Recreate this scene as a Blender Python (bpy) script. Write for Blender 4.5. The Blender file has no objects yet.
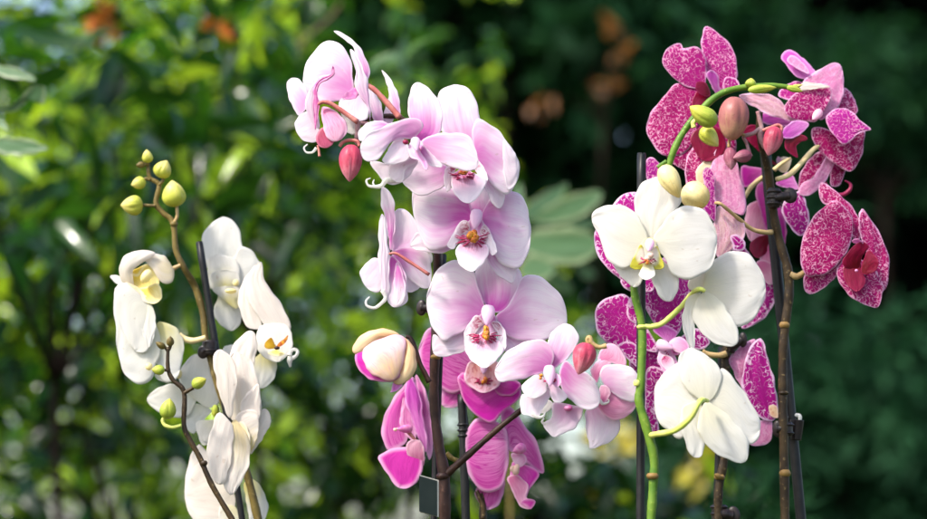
import bpy, math, random
import numpy as np
from mathutils import Vector
random.seed(7)
RNG = np.random.default_rng(11)
scene = bpy.context.scene
COL = scene.collection

# ------------------------------------------------------------------ camera
CAM_H, PITCH, LENS, SENSOR = 0.55, math.radians(8.0), 85.0, 36.0
cam_data = bpy.data.cameras.new('camera')
cam = bpy.data.objects.new('camera', cam_data); COL.objects.link(cam)
cam.location = (0, 0, CAM_H); cam.rotation_euler = (math.radians(90) + PITCH, 0, 0)
cam_data.lens = LENS; cam_data.sensor_width = SENSOR; cam_data.clip_end = 2000
cam_data.dof.use_dof = True
cam_data.dof.focus_distance = 1.79 / math.cos(PITCH)
cam_data.dof.aperture_fstop = 3.9
scene.camera = cam
K = SENSOR / LENS / 927.0

def P(px, py, D):
    """the point of the photograph's line of sight that lies D metres in front of the camera"""
    X = (px - 463.5) * K; Y = -(py - 259.5) * K
    d = Vector((X, math.cos(PITCH) - Y * math.sin(PITCH), Y * math.cos(PITCH) + math.sin(PITCH)))
    t = D / d.y
    return Vector((d.x * t, D, CAM_H + d.z * t))

class Z:
    def __init__(s, x0, y0, k=3.9914): s.x0, s.y0, s.k = x0, y0, k
    def __call__(s, p): return (s.x0 + p[0] / s.k, s.y0 + p[1] / s.k)
A, B, C, D_, E, F, G = Z(275,25), Z(340,75), Z(340,180), Z(400,250), Z(340,320), Z(340,389), Z(500,320)
H, I, J, KK = Z(90,140), Z(90,230), Z(90,320), Z(110,389)
L, M, N, O, Q, R, S, T = Z(570,150), Z(570,250), Z(570,340), Z(630,20), Z(690,40), Z(690,110), Z(690,190), Z(640,389)
PX = Z(0, 0, 1.0)

# ------------------------------------------------------------------ nodes
class Nodes:
    def __init__(s, name):
        s.mat = bpy.data.materials.new(name); s.mat.use_nodes = True
        s.t = s.mat.node_tree; s.t.nodes.clear()
    def n(s, typ, **kw):
        nd = s.t.nodes.new(typ)
        for k, v in kw.items():
            if k.startswith('_'): s.inp(nd, int(k[1:]), v)
            elif k in nd.inputs.keys(): s.inp(nd, k, v)
            else: setattr(nd, k, v)
        return nd
    def inp(s, nd, k, v):
        if hasattr(v, 'is_output'): s.t.links.new(v, nd.inputs[k])
        else:
            sk = nd.inputs[k]
            if sk.type == 'RGBA' and len(v) == 3: v = (*v, 1)
            sk.default_value = v
    def attr(s, name): return s.n('ShaderNodeAttribute', attribute_name=name).outputs['Fac']
    def m(s, op, a, b=0.0, c=0.0):
        nd = s.n('ShaderNodeMath', operation=op); s.inp(nd, 0, a); s.inp(nd, 1, b); s.inp(nd, 2, c); return nd.outputs[0]
    def mix(s, f, a, b):
        nd = s.n('ShaderNodeMix', data_type='RGBA'); s.inp(nd, 0, f); s.inp(nd, 6, a); s.inp(nd, 7, b); return nd.outputs[2]
    def step(s, v, lo, hi, a=0.0, b=1.0):
        nd = s.n('ShaderNodeMapRange', interpolation_type='SMOOTHSTEP')
        for k, x in enumerate((v, lo, hi, a, b)): s.inp(nd, k, x)
        return nd.outputs[0]
    def noise(s, vec, scale, detail=2.0, dist=0.0, rough=0.5):
        nd = s.n('ShaderNodeTexNoise'); s.inp(nd, 'Vector', vec); s.inp(nd, 'Scale', scale); s.inp(nd, 'Detail', detail)
        s.inp(nd, 'Distortion', dist); s.inp(nd, 'Roughness', rough); return nd.outputs[0]
    def xyz(s, x, y, z=0.0):
        nd = s.n('ShaderNodeCombineXYZ'); s.inp(nd, 0, x); s.inp(nd, 1, y); s.inp(nd, 2, z); return nd.outputs[0]
    def obj(s): return s.n('ShaderNodeTexCoord').outputs['Object']
    def finish(s, col, rough=0.5, spec=0.3, trans=0.0, bump=None, bstr=0.3, bdist=0.001, tcol=None, sheen=0.0, metal=0.0):
        pb = s.n('ShaderNodeBsdfPrincipled'); s.inp(pb, 'Base Color', col); s.inp(pb, 'Roughness', rough)
        s.inp(pb, 'Specular IOR Level', spec); s.inp(pb, 'Metallic', metal)
        if sheen: s.inp(pb, 'Sheen Weight', sheen)
        nrm = None
        if bump is not None:
            bn = s.n('ShaderNodeBump'); s.inp(bn, 'Strength', bstr); s.inp(bn, 'Distance', bdist); s.inp(bn, 'Height', bump)
            nrm = bn.outputs[0]; s.inp(pb, 'Normal', nrm)
        out = s.n('ShaderNodeOutputMaterial'); sh = pb.outputs[0]
        if trans:
            tr = s.n('ShaderNodeBsdfTranslucent'); s.inp(tr, 'Color', tcol if tcol is not None else col)
            if nrm is not None: s.inp(tr, 'Normal', nrm)
            mx = s.n('ShaderNodeMixShader'); s.inp(mx, 0, trans); s.inp(mx, 1, sh); s.inp(mx, 2, tr.outputs[0]); sh = mx.outputs[0]
        s.inp(out, 'Surface', sh)
        return s.mat

MAT = {}
def veins(s, freq=9.0, low=1.2, dist=0.15, det=3.0):
    """fine lines running from the foot of a petal to its edge"""
    v = s.xyz(s.m('MULTIPLY', s.attr('across'), freq), s.m('MULTIPLY', s.attr('along'), low), s.attr('seed'))
    return s.noise(v, 1.0, det, dist)
def vein_lines(s, freq=10.0, lo=0.012, hi=0.05):
    """thin branching lines where the noise crosses its middle"""
    n1 = veins(s, freq, 1.6, 0.5, 1.0)
    return s.step(s.m('ABSOLUTE', s.m('SUBTRACT', n1, 0.5)), lo, hi, 1.0, 0.0)
def petal_bump(s, freq=9.0):
    crumple = s.noise(s.obj(), 60.0, 3.0); cells = s.noise(s.obj(), 700.0, 1.0)
    a = s.m('ADD', s.m('MULTIPLY', veins(s, freq*2.2), 0.35), s.m('MULTIPLY', crumple, 0.9))
    return s.m('ADD', a, s.m('MULTIPLY', cells, 0.12))
def blem(s, col, dark=(0.45, 0.33, 0.22), k=0.3):
    """a few small bruises"""
    return s.mix(s.m('MULTIPLY', s.step(s.noise(s.obj(), 170.0, 1.0), 0.74, 0.79), k), col, dark)
TR = 0.55
def pale_pink():
    s = Nodes('pale_pink_petal'); rad, tint, edge = s.attr('along'), s.attr('tint'), s.attr('edge')
    nz = s.noise(s.obj(), 45.0, 2.0); vn = veins(s, 5.0)
    r = s.m('ADD', rad, s.m('MULTIPLY', s.m('SUBTRACT', nz, 0.5), 0.45))
    r = s.m('ADD', r, s.m('MULTIPLY', s.m('SUBTRACT', vn, 0.5), 0.45))
    f = s.m('MULTIPLY', s.step(r, 0.02, 0.82, 1.0, 0.0), tint)
    col = s.mix(f, (0.86, 0.785, 0.82), (0.64, 0.085, 0.48))
    col = s.mix(s.m('MULTIPLY', s.step(veins(s, 26.0), 0.48, 0.68), s.m('MULTIPLY', tint, 0.13)), col, (0.70, 0.34, 0.64))
    col = s.mix(s.m('MULTIPLY', vein_lines(s, 11.0), 0.2), col, (0.72, 0.42, 0.66))
    col = s.mix(s.step(edge, 0.0003, 0.0020, 0.6, 0.0), col, (0.88, 0.84, 0.86))
    return s.finish(blem(s, col), 0.5, 0.2, TR, petal_bump(s), 0.3, 0.0010)
def white_petal():
    s = Nodes('white_petal'); rad, tint = s.attr('along'), s.attr('tint')
    nz = s.noise(s.obj(), 40.0, 2.0)
    r = s.m('ADD', rad, s.m('MULTIPLY', s.m('SUBTRACT', nz, 0.5), 0.4))
    f = s.m('MULTIPLY', s.step(r, 0.0, 0.75, 1.0, 0.0), tint)
    col = s.mix(f, (0.80, 0.785, 0.745), (0.72, 0.66, 0.24))
    col = s.mix(s.m('MULTIPLY', s.step(veins(s, 24.0), 0.48, 0.68), 0.26), col, (0.71, 0.695, 0.63))
    col = s.mix(s.m('MULTIPLY', vein_lines(s, 10.0), 0.24), col, (0.67, 0.655, 0.58))
    return s.finish(blem(s, col), 0.5, 0.2, TR, petal_bump(s), 0.35, 0.0010)
def blush_white():
    s = Nodes('blush_white_petal'); rad, tint = s.attr('along'), s.attr('tint'); vn = veins(s, 5.0)
    f = s.m('MULTIPLY', s.step(s.m('ADD', rad, s.m('MULTIPLY', s.m('SUBTRACT', vn, 0.5), 0.6)), 0.0, 0.75, 1.0, 0.0), tint)
    col = s.mix(f, (0.84, 0.79, 0.73), (0.74, 0.62, 0.24))
    col = s.mix(s.m('MULTIPLY', s.step(veins(s, 22.0), 0.48, 0.68), 0.22), col, (0.76, 0.60, 0.54))
    col = s.mix(s.m('MULTIPLY', vein_lines(s, 8.0), 0.16), col, (0.70, 0.52, 0.46))
    return s.finish(blem(s, col), 0.5, 0.2, TR, petal_bump(s, 6.0), 0.45, 0.0012)
def veined():
    s = Nodes('veined_magenta_petal'); rad, tint, edge, acr = s.attr('along'), s.attr('tint'), s.attr('edge'), s.attr('across')
    line = s.m('MAXIMUM', vein_lines(s, 12.0, 0.01, 0.06), s.m('MULTIPLY', vein_lines(s, 25.0, 0.01, 0.06), 0.5))
    nz = s.noise(s.obj(), 50.0, 2.0)
    r = s.m('ADD', rad, s.m('MULTIPLY', s.m('SUBTRACT', nz, 0.5), 0.5))
    pale = s.mix(s.step(r, 0.0, 1.0), (0.84, 0.50, 0.72), (0.74, 0.20, 0.54))
    full = s.mix(tint, pale, (0.66, 0.045, 0.44))
    col = s.mix(s.m('MULTIPLY', line, 0.9), full, (0.56, 0.03, 0.36))
    col = s.mix(s.step(edge, 0.0004, 0.0045, 0.8, 0.0), col, (0.84, 0.56, 0.74))
    return s.finish(col, 0.5, 0.2, TR, petal_bump(s), 0.4, 0.0012)
def net(s, size, w, thin=0.45):
    """a maze of thin pale lines: where a clean noise crosses its middle"""
    o = s.obj(); v = s.n('ShaderNodeVectorMath', operation='ADD'); s.inp(v, 0, o); s.inp(v, 1, s.xyz(s.attr('seed'), s.m('MULTIPLY', s.attr('seed'), 0.7), 0.0))
    a = s.noise(v.outputs[0], size, 0.6, 0.5)
    ra = s.m('ABSOLUTE', s.m('SUBTRACT', a, 0.5))
    return s.step(ra, s.m('MULTIPLY', w, thin), w, 1.0, 0.0)
def spotted():
    """deep magenta with a maze of pale lines that thins towards the foot, a pale rim"""
    s = Nodes('maze_spotted_petal'); rad, tint, edge = s.attr('along'), s.attr('tint'), s.attr('edge')
    pat = s.noise(s.obj(), 35.0, 2.0)
    w = s.m('MULTIPLY_ADD', s.step(rad, 0.05, 0.9), 0.030, 0.022)
    w = s.m('ADD', w, s.m('MULTIPLY', s.m('SUBTRACT', pat, 0.5), 0.09))
    w = s.m('MAXIMUM', s.m('ADD', w, s.step(edge, 0.0, 0.005, 0.02, 0.0)), 0.004)
    k = s.m('MULTIPLY', net(s, 335.0, w), 0.80)
    base = s.mix(s.noise(s.obj(), 60.0, 2.0), (0.44, 0.002, 0.135), (0.30, 0.001, 0.10))
    base = s.mix(tint, base, (0.42, 0.010, 0.27))
    base = s.mix(s.m('MULTIPLY', vein_lines(s, 10.0), 0.5), base, (0.24, 0.002, 0.10))
    col = s.mix(k, base, (0.80, 0.40, 0.58))
    col = s.mix(s.step(edge, 0.0002, 0.0016, 0.7, 0.0), col, (0.84, 0.54, 0.76))
    return s.finish(col, 0.42, 0.25, 0.42, petal_bump(s), 0.35, 0.0012)
def dotted():
    """solid magenta, pale flecks only towards the pale rim"""
    s = Nodes('fleck_edged_petal'); rad, tint, edge = s.attr('along'), s.attr('tint'), s.attr('edge')
    pat = s.noise(s.obj(), 60.0, 2.0)
    w = s.m('ADD', s.step(edge, 0.0, 0.012, 0.055, 0.004), s.m('MULTIPLY', s.m('SUBTRACT', pat, 0.5), 0.06))
    k = s.m('MULTIPLY', net(s, 260.0, s.m('MAXIMUM', w, 0.001)), 0.9)
    base = s.mix(veins(s, 6.0), (0.36, 0.002, 0.17), (0.52, 0.006, 0.33))
    base = s.mix(s.m('MULTIPLY', vein_lines(s, 12.0), 0.6), base, (0.32, 0.003, 0.18))
    col = s.mix(k, base, (0.88, 0.64, 0.80))
    col = s.mix(s.step(edge, 0.0004, 0.0022, 0.9, 0.0), col, (0.86, 0.64, 0.82))
    return s.finish(col, 0.42, 0.25, 0.42, petal_bump(s), 0.35, 0.0012)
def dusty():
    s = Nodes('dusty_pink_petal_back'); rad, tint, edge = s.attr('along'), s.attr('tint'), s.attr('edge')
    nz = s.noise(s.obj(), 230.0, 1.0, 0.5)
    col = s.mix(tint, (0.74, 0.30, 0.52), (0.72, 0.48, 0.48))
    col = s.mix(s.m('MULTIPLY', s.step(veins(s, 16.0), 0.45, 0.65), 0.4), col, (0.62, 0.18, 0.42))
    col = s.mix(s.m('MULTIPLY', vein_lines(s, 9.0), 0.5), col, (0.50, 0.10, 0.30))
    col = s.mix(s.m('MULTIPLY', s.step(s.m('ABSOLUTE', s.m('SUBTRACT', nz, 0.5)), 0.02, 0.06, 1.0, 0.0), 0.4), col, (0.84, 0.60, 0.72))
    col = s.mix(s.step(edge, 0.0002, 0.0018, 0.7, 0.0), col, (0.84, 0.58, 0.78))
    return s.finish(col, 0.5, 0.2, 0.45, petal_bump(s), 0.4, 0.0012)
def lip_stripe():
    s = Nodes('striped_lip'); rad, tint, edge, acr = s.attr('along'), s.attr('tint'), s.attr('edge'), s.attr('across')
    ln = s.m('MAXIMUM', vein_lines(s, 6.0, 0.02, 0.07), s.m('MULTIPLY', vein_lines(s, 14.0, 0.02, 0.06), 0.7))
    spot = s.step(s.noise(s.obj(), 420.0, 0.5), 0.58, 0.64)
    near = s.step(rad, 0.12, 0.62, 1.0, 0.0)
    col = s.mix(s.m('MULTIPLY', s.step(rad, 0.1, 0.9, 1.0, 0.0), tint), (0.84, 0.76, 0.80), (0.70, 0.20, 0.50))
    col = s.mix(s.m('MULTIPLY', s.m('MAXIMUM', ln, spot), near), col, (0.40, 0.012, 0.10))
    col = s.mix(s.step(edge, 0.0002, 0.0016, 0.7, 0.0), col, (0.86, 0.80, 0.83))
    return s.finish(col, 0.42, 0.3, 0.42, petal_bump(s), 0.3, 0.001)
def gold_lip():
    s = Nodes('gold_marked_lip'); rad = s.attr('along'); nz = s.noise(s.obj(), 130.0, 2.0)
    f = s.step(s.m('ADD', rad, s.m('MULTIPLY', s.m('SUBTRACT', nz, 0.5), 0.5)), 0.35, 0.62, 0.0, 1.0)
    col = s.mix(s.m('MULTIPLY', f, s.attr('tint')), (0.80, 0.75, 0.64), (0.56, 0.52, 0.05))
    return s.finish(col, 0.45, 0.3, 0.42, petal_bump(s), 0.3, 0.001)
def tone(name, foot, tip, vein, rim, rough=0.45, trans=0.42, rimw=0.0020, vk=0.5, sp=0.0, spc=(0.3, 0.0, 0.04)):
    """petal skin that runs from one colour at the foot to another, veined, with a rim"""
    s = Nodes(name); rad, edge = s.attr('along'), s.attr('edge')
    r = s.m('ADD', rad, s.m('MULTIPLY', s.m('SUBTRACT', s.noise(s.obj(), 70.0, 3.0), 0.5), 0.7))
    r = s.m('ADD', r, s.m('MULTIPLY', s.m('SUBTRACT', veins(s, 7.0), 0.5), 0.5))
    col = s.mix(s.step(r, 0.05, 0.85), foot, tip)
    col = s.mix(s.m('MULTIPLY', vein_lines(s, 9.0), vk), col, vein)
    col = s.mix(s.m('MULTIPLY', s.step(veins(s, 22.0), 0.45, 0.7), vk*0.4), col, vein)
    if sp: col = s.mix(s.m('MULTIPLY', s.step(s.noise(s.obj(), 330.0, 0.5), 0.56, 0.62), sp), col, spc)
    col = s.mix(s.step(edge, 0.0002, rimw, 0.7, 0.0), col, rim)
    return s.finish(col, rough, 0.3, trans, petal_bump(s), 0.35, 0.001)
def plain(name, c1, c2, scale=80.0, rough=0.5, trans=0.0, spec=0.3, bs=0.3, bd=0.0008, metal=0.0):
    s = Nodes(name); nz = s.noise(s.obj(), scale, 4.0, 0.3)
    return s.finish(s.mix(s.step(nz, 0.3, 0.7), c1, c2), rough, spec, trans, nz, bs, bd, metal=metal)
def bud_mat(name, c1, c2, trans=0.25, c3=None):
    """bud skin: second colour towards the tip, streaks along it, a few freckles"""
    s = Nodes(name); al = s.attr('along'); acr = s.attr('across')
    nz = s.noise(s.obj(), 110.0, 3.0)
    st = s.noise(s.xyz(s.m('MULTIPLY', acr, 5.0), s.m('MULTIPLY', al, 1.0), s.attr('seed')), 1.6, 3.0)
    f = s.m('ADD', s.step(al, 0.25, 1.0, 0.0, 0.75), s.m('MULTIPLY', s.m('SUBTRACT', st, 0.5), 1.0))
    f = s.m('ADD', f, s.m('MULTIPLY', s.m('SUBTRACT', nz, 0.5), 1.1))
    col = s.mix(s.step(f, 0.0, 1.0), c1, c2)
    c3 = c3 or tuple(x*0.45 for x in c1)
    col = s.mix(s.m('MULTIPLY', s.step(st, 0.56, 0.72), 0.2), col, c3)
    col = s.mix(s.m('MULTIPLY', s.step(s.noise(s.obj(), 520.0, 1.0), 0.62, 0.70), 0.35), col, c3)
    return s.finish(col, 0.40, 0.3, trans, s.m('ADD', nz, s.m('MULTIPLY', st, 1.5)), 0.4, 0.0009)
def stem_mat(name, c1, c2, c3, scale=60.0, spec=0.22):
    s = Nodes(name); o = s.obj(); nz = s.noise(o, scale, 4.0, 0.5); fl = s.noise(o, 320.0, 2.0)
    col = s.mix(s.step(nz, 0.35, 0.65), c1, c2)
    col = s.mix(s.m('MULTIPLY', s.step(fl, 0.6, 0.72), 0.6), col, c3)
    return s.finish(col, 0.48, spec, 0.0, s.m('ADD', nz, fl), 0.35, 0.0008)
MAT.update(pink=pale_pink(), white=white_petal(), blush=blush_white(), vein=veined(), spot=spotted(), dot=dotted(), dusty=dusty(),
    lip=lip_stripe(), gold=gold_lip(),
    maglip=tone('magenta_lip', (0.74, 0.14, 0.52), (0.60, 0.012, 0.40), (0.48, 0.004, 0.28), (0.84, 0.46, 0.70), rimw=0.0026, vk=0.35),
    redlip=tone('crimson_lip', (0.13, 0.0006, 0.008), (0.22, 0.001, 0.035), (0.07, 0.0, 0.008), (0.34, 0.02, 0.09), 0.36, 0.3, 0.0012, 0.5),
    purple=tone('purple_petal', (0.70, 0.26, 0.60), (0.54, 0.08, 0.46), (0.44, 0.03, 0.34), (0.80, 0.48, 0.74)),
    cream=tone('cream_flesh', (0.80, 0.68, 0.42), (0.84, 0.76, 0.58), (0.66, 0.46, 0.26), (0.84, 0.78, 0.66)),
    peach=tone('peach_throat', (0.80, 0.48, 0.30), (0.84, 0.70, 0.46), (0.64, 0.30, 0.20), (0.84, 0.66, 0.60), sp=0.45, spc=(0.60, 0.16, 0.12)),
    throat=tone('pink_peach_throat', (0.84, 0.50, 0.34), (0.84, 0.56, 0.66), (0.66, 0.24, 0.28), (0.86, 0.66, 0.76), rimw=0.003, sp=0.5, spc=(0.56, 0.08, 0.14)),
    budpetal=tone('flushed_bud_petal', (0.84, 0.60, 0.34), (0.82, 0.66, 0.66), (0.70, 0.36, 0.42), (0.78, 0.46, 0.58), vk=0.35, rimw=0.003),
    peachbud=tone('peach_bud_skin', (0.82, 0.52, 0.26), (0.84, 0.68, 0.44), (0.62, 0.36, 0.20), (0.80, 0.56, 0.36), vk=0.4),
    column=tone('pale_column', (0.80, 0.60, 0.74), (0.70, 0.30, 0.56), (0.60, 0.2, 0.46), (0.80, 0.60, 0.74), vk=0.2),
    pinkcol=plain('rose_column', (0.66, 0.14, 0.42), (0.74, 0.32, 0.54), 220, 0.4, 0.3),
    orange=plain('orange_callus', (0.40, 0.05, 0.02), (0.72, 0.34, 0.03), 420, 0.4, 0.15, bs=0.8, bd=0.0012),
    yellow=tone('yellow_inner', (0.76, 0.58, 0.06), (0.82, 0.74, 0.36), (0.62, 0.42, 0.04), (0.84, 0.78, 0.50), vk=0.35),
    goldspot=plain('golden_lip_patch', (0.66, 0.34, 0.02), (0.76, 0.48, 0.04), 200, 0.4, 0.2),
    fringe=plain('crimson_marking', (0.28, 0.003, 0.05), (0.38, 0.01, 0.10), 300, 0.45),
    rosepetal=tone('rose_closed_petal', (0.62, 0.16, 0.34), (0.82, 0.48, 0.62), (0.58, 0.16, 0.34), (0.84, 0.60, 0.72), vk=0.4),
    darkrose=tone('dark_rose_base', (0.36, 0.03, 0.09), (0.54, 0.10, 0.20), (0.28, 0.02, 0.06), (0.66, 0.24, 0.34)),
    bud_yellow=bud_mat('yellow_green_bud', (0.50, 0.52, 0.07), (0.80, 0.66, 0.24)),
    bud_green=bud_mat('green_bud', (0.34, 0.42, 0.05), (0.56, 0.52, 0.08)),
    bud_cream=bud_mat('cream_bud', (0.76, 0.66, 0.32), (0.72, 0.52, 0.18)),
    bud_rose=bud_mat('rose_bud', (0.46, 0.05, 0.10), (0.70, 0.28, 0.34)),
    bud_dusk=bud_mat('dusky_pink_bud', (0.36, 0.13, 0.12), (0.52, 0.29, 0.18)),
    bud_plum=bud_mat('plum_bud', (0.30, 0.08, 0.13), (0.48, 0.22, 0.26)),
    stalk_red=stem_mat('red_brown_stalk', (0.36, 0.10, 0.09), (0.46, 0.18, 0.15), (0.5, 0.3, 0.25)),
    stalk_mauve=stem_mat('mauve_stalk', (0.26, 0.13, 0.14), (0.36, 0.22, 0.22), (0.42, 0.3, 0.28)),
    stem_dark=stem_mat('dark_brown_stem', (0.020, 0.009, 0.007), (0.042, 0.018, 0.012), (0.10, 0.05, 0.035)),
    stem_olive=stem_mat('olive_brown_stem', (0.085, 0.060, 0.016), (0.135, 0.098, 0.024), (0.24, 0.18, 0.07)),
    stem_moss=stem_mat('brown_green_stem', (0.022, 0.013, 0.006), (0.044, 0.027, 0.010), (0.2, 0.14, 0.06)),
    stem_green=stem_mat('green_stem', (0.055, 0.130, 0.012), (0.10, 0.18, 0.018), (0.22, 0.28, 0.05)),
    stalk_lime=stem_mat('lime_stalk', (0.44, 0.52, 0.09), (0.56, 0.58, 0.15), (0.6, 0.62, 0.25)),
    stalk_cream=stem_mat('cream_stalk', (0.60, 0.46, 0.22), (0.68, 0.55, 0.28), (0.6, 0.4, 0.25)),
    stalk_tan=stem_mat('tan_stalk', (0.30, 0.20, 0.08), (0.42, 0.29, 0.13), (0.45, 0.3, 0.2)),
    node=stem_mat('tan_stem_node', (0.17, 0.10, 0.03), (0.26, 0.16, 0.05), (0.2, 0.12, 0.05)),
    black=plain('black_plastic', (0.006, 0.006, 0.0065), (0.012, 0.012, 0.0125), 150, 0.42, 0.0, 0.25, 0.15, 0.0004),
    darkclip=plain('dark_brown_plastic', (0.010, 0.007, 0.007), (0.020, 0.012, 0.011), 150, 0.38, 0.0, 0.3, 0.15, 0.0004),
    tagface=plain('dark_green_card', (0.012, 0.020, 0.014), (0.020, 0.028, 0.020), 60, 0.5, 0.0, 0.4, 0.1, 0.0003),
    tagedge=plain('cream_card_edge', (0.55, 0.50, 0.40), (0.62, 0.56, 0.46), 90, 0.6))

# ------------------------------------------------------------------ objects
WPOS = {}
def empty(name, loc, parent=None):
    o = bpy.data.objects.new(name, None); COL.objects.link(o); o.empty_display_size = 0.02
    WPOS[o] = Vector(loc)
    if parent: o.parent = parent; o.location = Vector(loc) - WPOS[parent]
    else: o.location = loc
    return o
def tag(o, label=None, cat=None, group=None, kind=None):
    if label: o['label'] = label
    if cat: o['category'] = cat
    if group: o['group'] = group
    if kind: o['kind'] = kind
    return o
def mesh_obj(name, verts, faces, mat, parent=None, loc=None, attrs=None, smooth=True, solid=0.0):
    base = WPOS[parent] if parent is not None else Vector(loc if loc is not None else (0, 0, 0))
    own = Vector(loc) if loc is not None else base
    va = np.asarray([tuple(v) for v in verts], dtype=np.float64) if not isinstance(verts, np.ndarray) else verts
    va = va - np.array(own)
    me = bpy.data.meshes.new(name)
    me.from_pydata(va.tolist(), [], faces if isinstance(faces, list) else faces.tolist())
    for k, a in (attrs or {}).items():
        at = me.attributes.new(k, 'FLOAT', 'POINT'); at.data.foreach_set('value', np.asarray(a, dtype=np.float32))
    if smooth: me.polygons.foreach_set('use_smooth', [True] * len(me.polygons))
    for m_ in (mat if isinstance(mat, (list, tuple)) else [mat]): me.materials.append(m_)
    me.update()
    o = bpy.data.objects.new(name, me); COL.objects.link(o); WPOS[o] = own
    if parent is not None: o.parent = parent; o.location = own - base
    else: o.location = own
    if solid:
        md = o.modifiers.new('thickness', 'SOLIDIFY'); md.thickness = solid; md.offset = 0
    return o

def catmull(pts, per=8, closed=False):
    n = len(pts); out = []; pts = [np.asarray(p, float) for p in pts]
    segs = n if closed else n - 1
    for i in range(segs):
        if closed: p0, p1, p2, p3 = pts[(i-1) % n], pts[i], pts[(i+1) % n], pts[(i+2) % n]
        else:
            p1, p2 = pts[i], pts[i+1]
            p0 = pts[i-1] if i > 0 else 2*p1 - p2
            p3 = pts[i+2] if i + 2 < n else 2*p2 - p1
        for k in range(per):
            t = k / per
            out.append(0.5*((2*p1) + (-p0+p2)*t + (2*p0-5*p1+4*p2-p3)*t*t + (-p0+3*p1-3*p2+p3)*t**3))
    if not closed: out.append(pts[-1])
    return out
def resample(pts, n):
    a = np.asarray(pts); d = np.r_[0, np.cumsum(np.linalg.norm(np.diff(a, axis=0), axis=1))]
    t = np.linspace(0, d[-1], n)
    return np.stack([np.interp(t, d, a[:, k]) for k in range(a.shape[1])], 1)
def wob(x, y, s):
    return math.sin(x*1.7+s)*math.sin(y*2.3+s*1.7) + 0.5*math.sin(x*3.9+s*2.1)*math.cos(y*4.3+s*0.7)
def pp(txt): return [tuple(float(c) for c in q.split(',')) for q in txt.split()]

NU, NV = 34, 23
BOW, CUP = 0.45, 0.15
def petal(parent, name, fr, txt, mat, D, z0, z1, bow, cup, tint, ruf=0.10, solid=0.0004):
    """a petal grown from its foot to its tip, with its own curve in depth (z in cm, away from the camera)"""
    b, l, t, r = [pp(q) if q.strip() else [] for q in txt.split('|')]
    loop = [fr(q) for q in b + l + t + r]
    nl = len(l) + 1
    sm = catmull(loop, 10, True)
    le = resample(sm[:nl*10 + 1], NU); ri = resample(list(reversed(sm[nl*10:] + [sm[0]])), NU)
    sd = random.uniform(0, 50); span = max(np.ptp(np.array(loop)[:, 0]), np.ptp(np.array(loop)[:, 1]))
    for ed, ph in ((le, 0.0), (ri, 9.0)):
        tg = np.gradient(ed, axis=0); nn = np.stack([-tg[:, 1], tg[:, 0]], 1); nn /= np.maximum(np.linalg.norm(nn, axis=1, keepdims=True), 1e-6)
        uu = np.linspace(0, 1, NU); amp = span*0.0075*np.sin(np.pi*uu)**0.5
        ed += nn*(amp*(np.sin(uu*17 + sd + ph) + 0.8*np.sin(uu*31 + sd*2.1 + ph)))[:, None]
    px_cm = D * K * 100
    size = max(np.ptp(np.array(loop)[:, 0]), np.ptp(np.array(loop)[:, 1])) * px_cm
    bpt = np.array(loop[0])
    outline = np.asarray(sm)
    verts, at = [], {k: [] for k in ('along', 'across', 'edge', 'tint', 'seed')}
    grid = []
    for i in range(NU):
        u = i / (NU - 1)
        for j in range(NV):
            v = -1 + 2*j/(NV - 1)
            grid.append((u, v, le[i]*(1-v)/2 + ri[i]*(1+v)/2))
    far = max(np.linalg.norm(g[2] - bpt) for g in grid)
    wid = {}
    for (u, v, q) in grid:
        z = z0 + (z1 - z0)*u + bow*BOW*size*0.1*math.sin(math.pi*u) + cup*CUP*size*0.1*(v*v - 0.3)*math.sin(math.pi*(0.08+0.84*u))**0.7
        z += ruf*size*0.13*wob(u*4.2, v*2.6, sd)*(0.25 + 0.75*abs(v)**1.5)*min(1, u*1.6)
        z += 0.035*size*0.13*math.sin(u*23 + sd)*max(0, abs(v) - 0.6)/0.4*math.sin(math.pi*u)
        z += 0.010*size*0.13*math.cos(v*math.pi*3 + sd)*math.sin(math.pi*u) - (0.05 if name == 'sepal' else 0.022)*size*0.13*math.exp(-(v/0.10)**2)*math.sin(math.pi*u)
        verts.append(P(q[0], q[1], D + z/100))
        at['along'].append(np.linalg.norm(q - bpt)/far); at['across'].append(v)
        at['edge'].append(np.min(np.linalg.norm(outline - q, axis=1))*px_cm/100)
        at['tint'].append(tint); at['seed'].append(sd)
    faces = []
    for i in range(NU - 1):
        for j in range(NV - 1):
            a, b2, c, d = i*NV+j, i*NV+j+1, (i+1)*NV+j+1, (i+1)*NV+j
            if i == 0: faces.append((a, c, d))
            elif i == NU - 2: faces.append((a, b2, d))
            else: faces.append((a, b2, c, d))
    # shared vertices at foot and tip
    foot, tipv = 0, (NU-1)*NV
    faces = [tuple(foot if k < NV else (tipv if k >= tipv else k) for k in f) for f in faces]
    keep = sorted(set(k for f in faces for k in f)); rem = {k: i for i, k in enumerate(keep)}
    faces = [tuple(rem[k] for k in f) for f in faces]
    return mesh_obj(name, [verts[k] for k in keep], faces, mat, parent, attrs={k: [a[i] for i in keep] for k, a in at.items()}, solid=solid)

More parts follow.
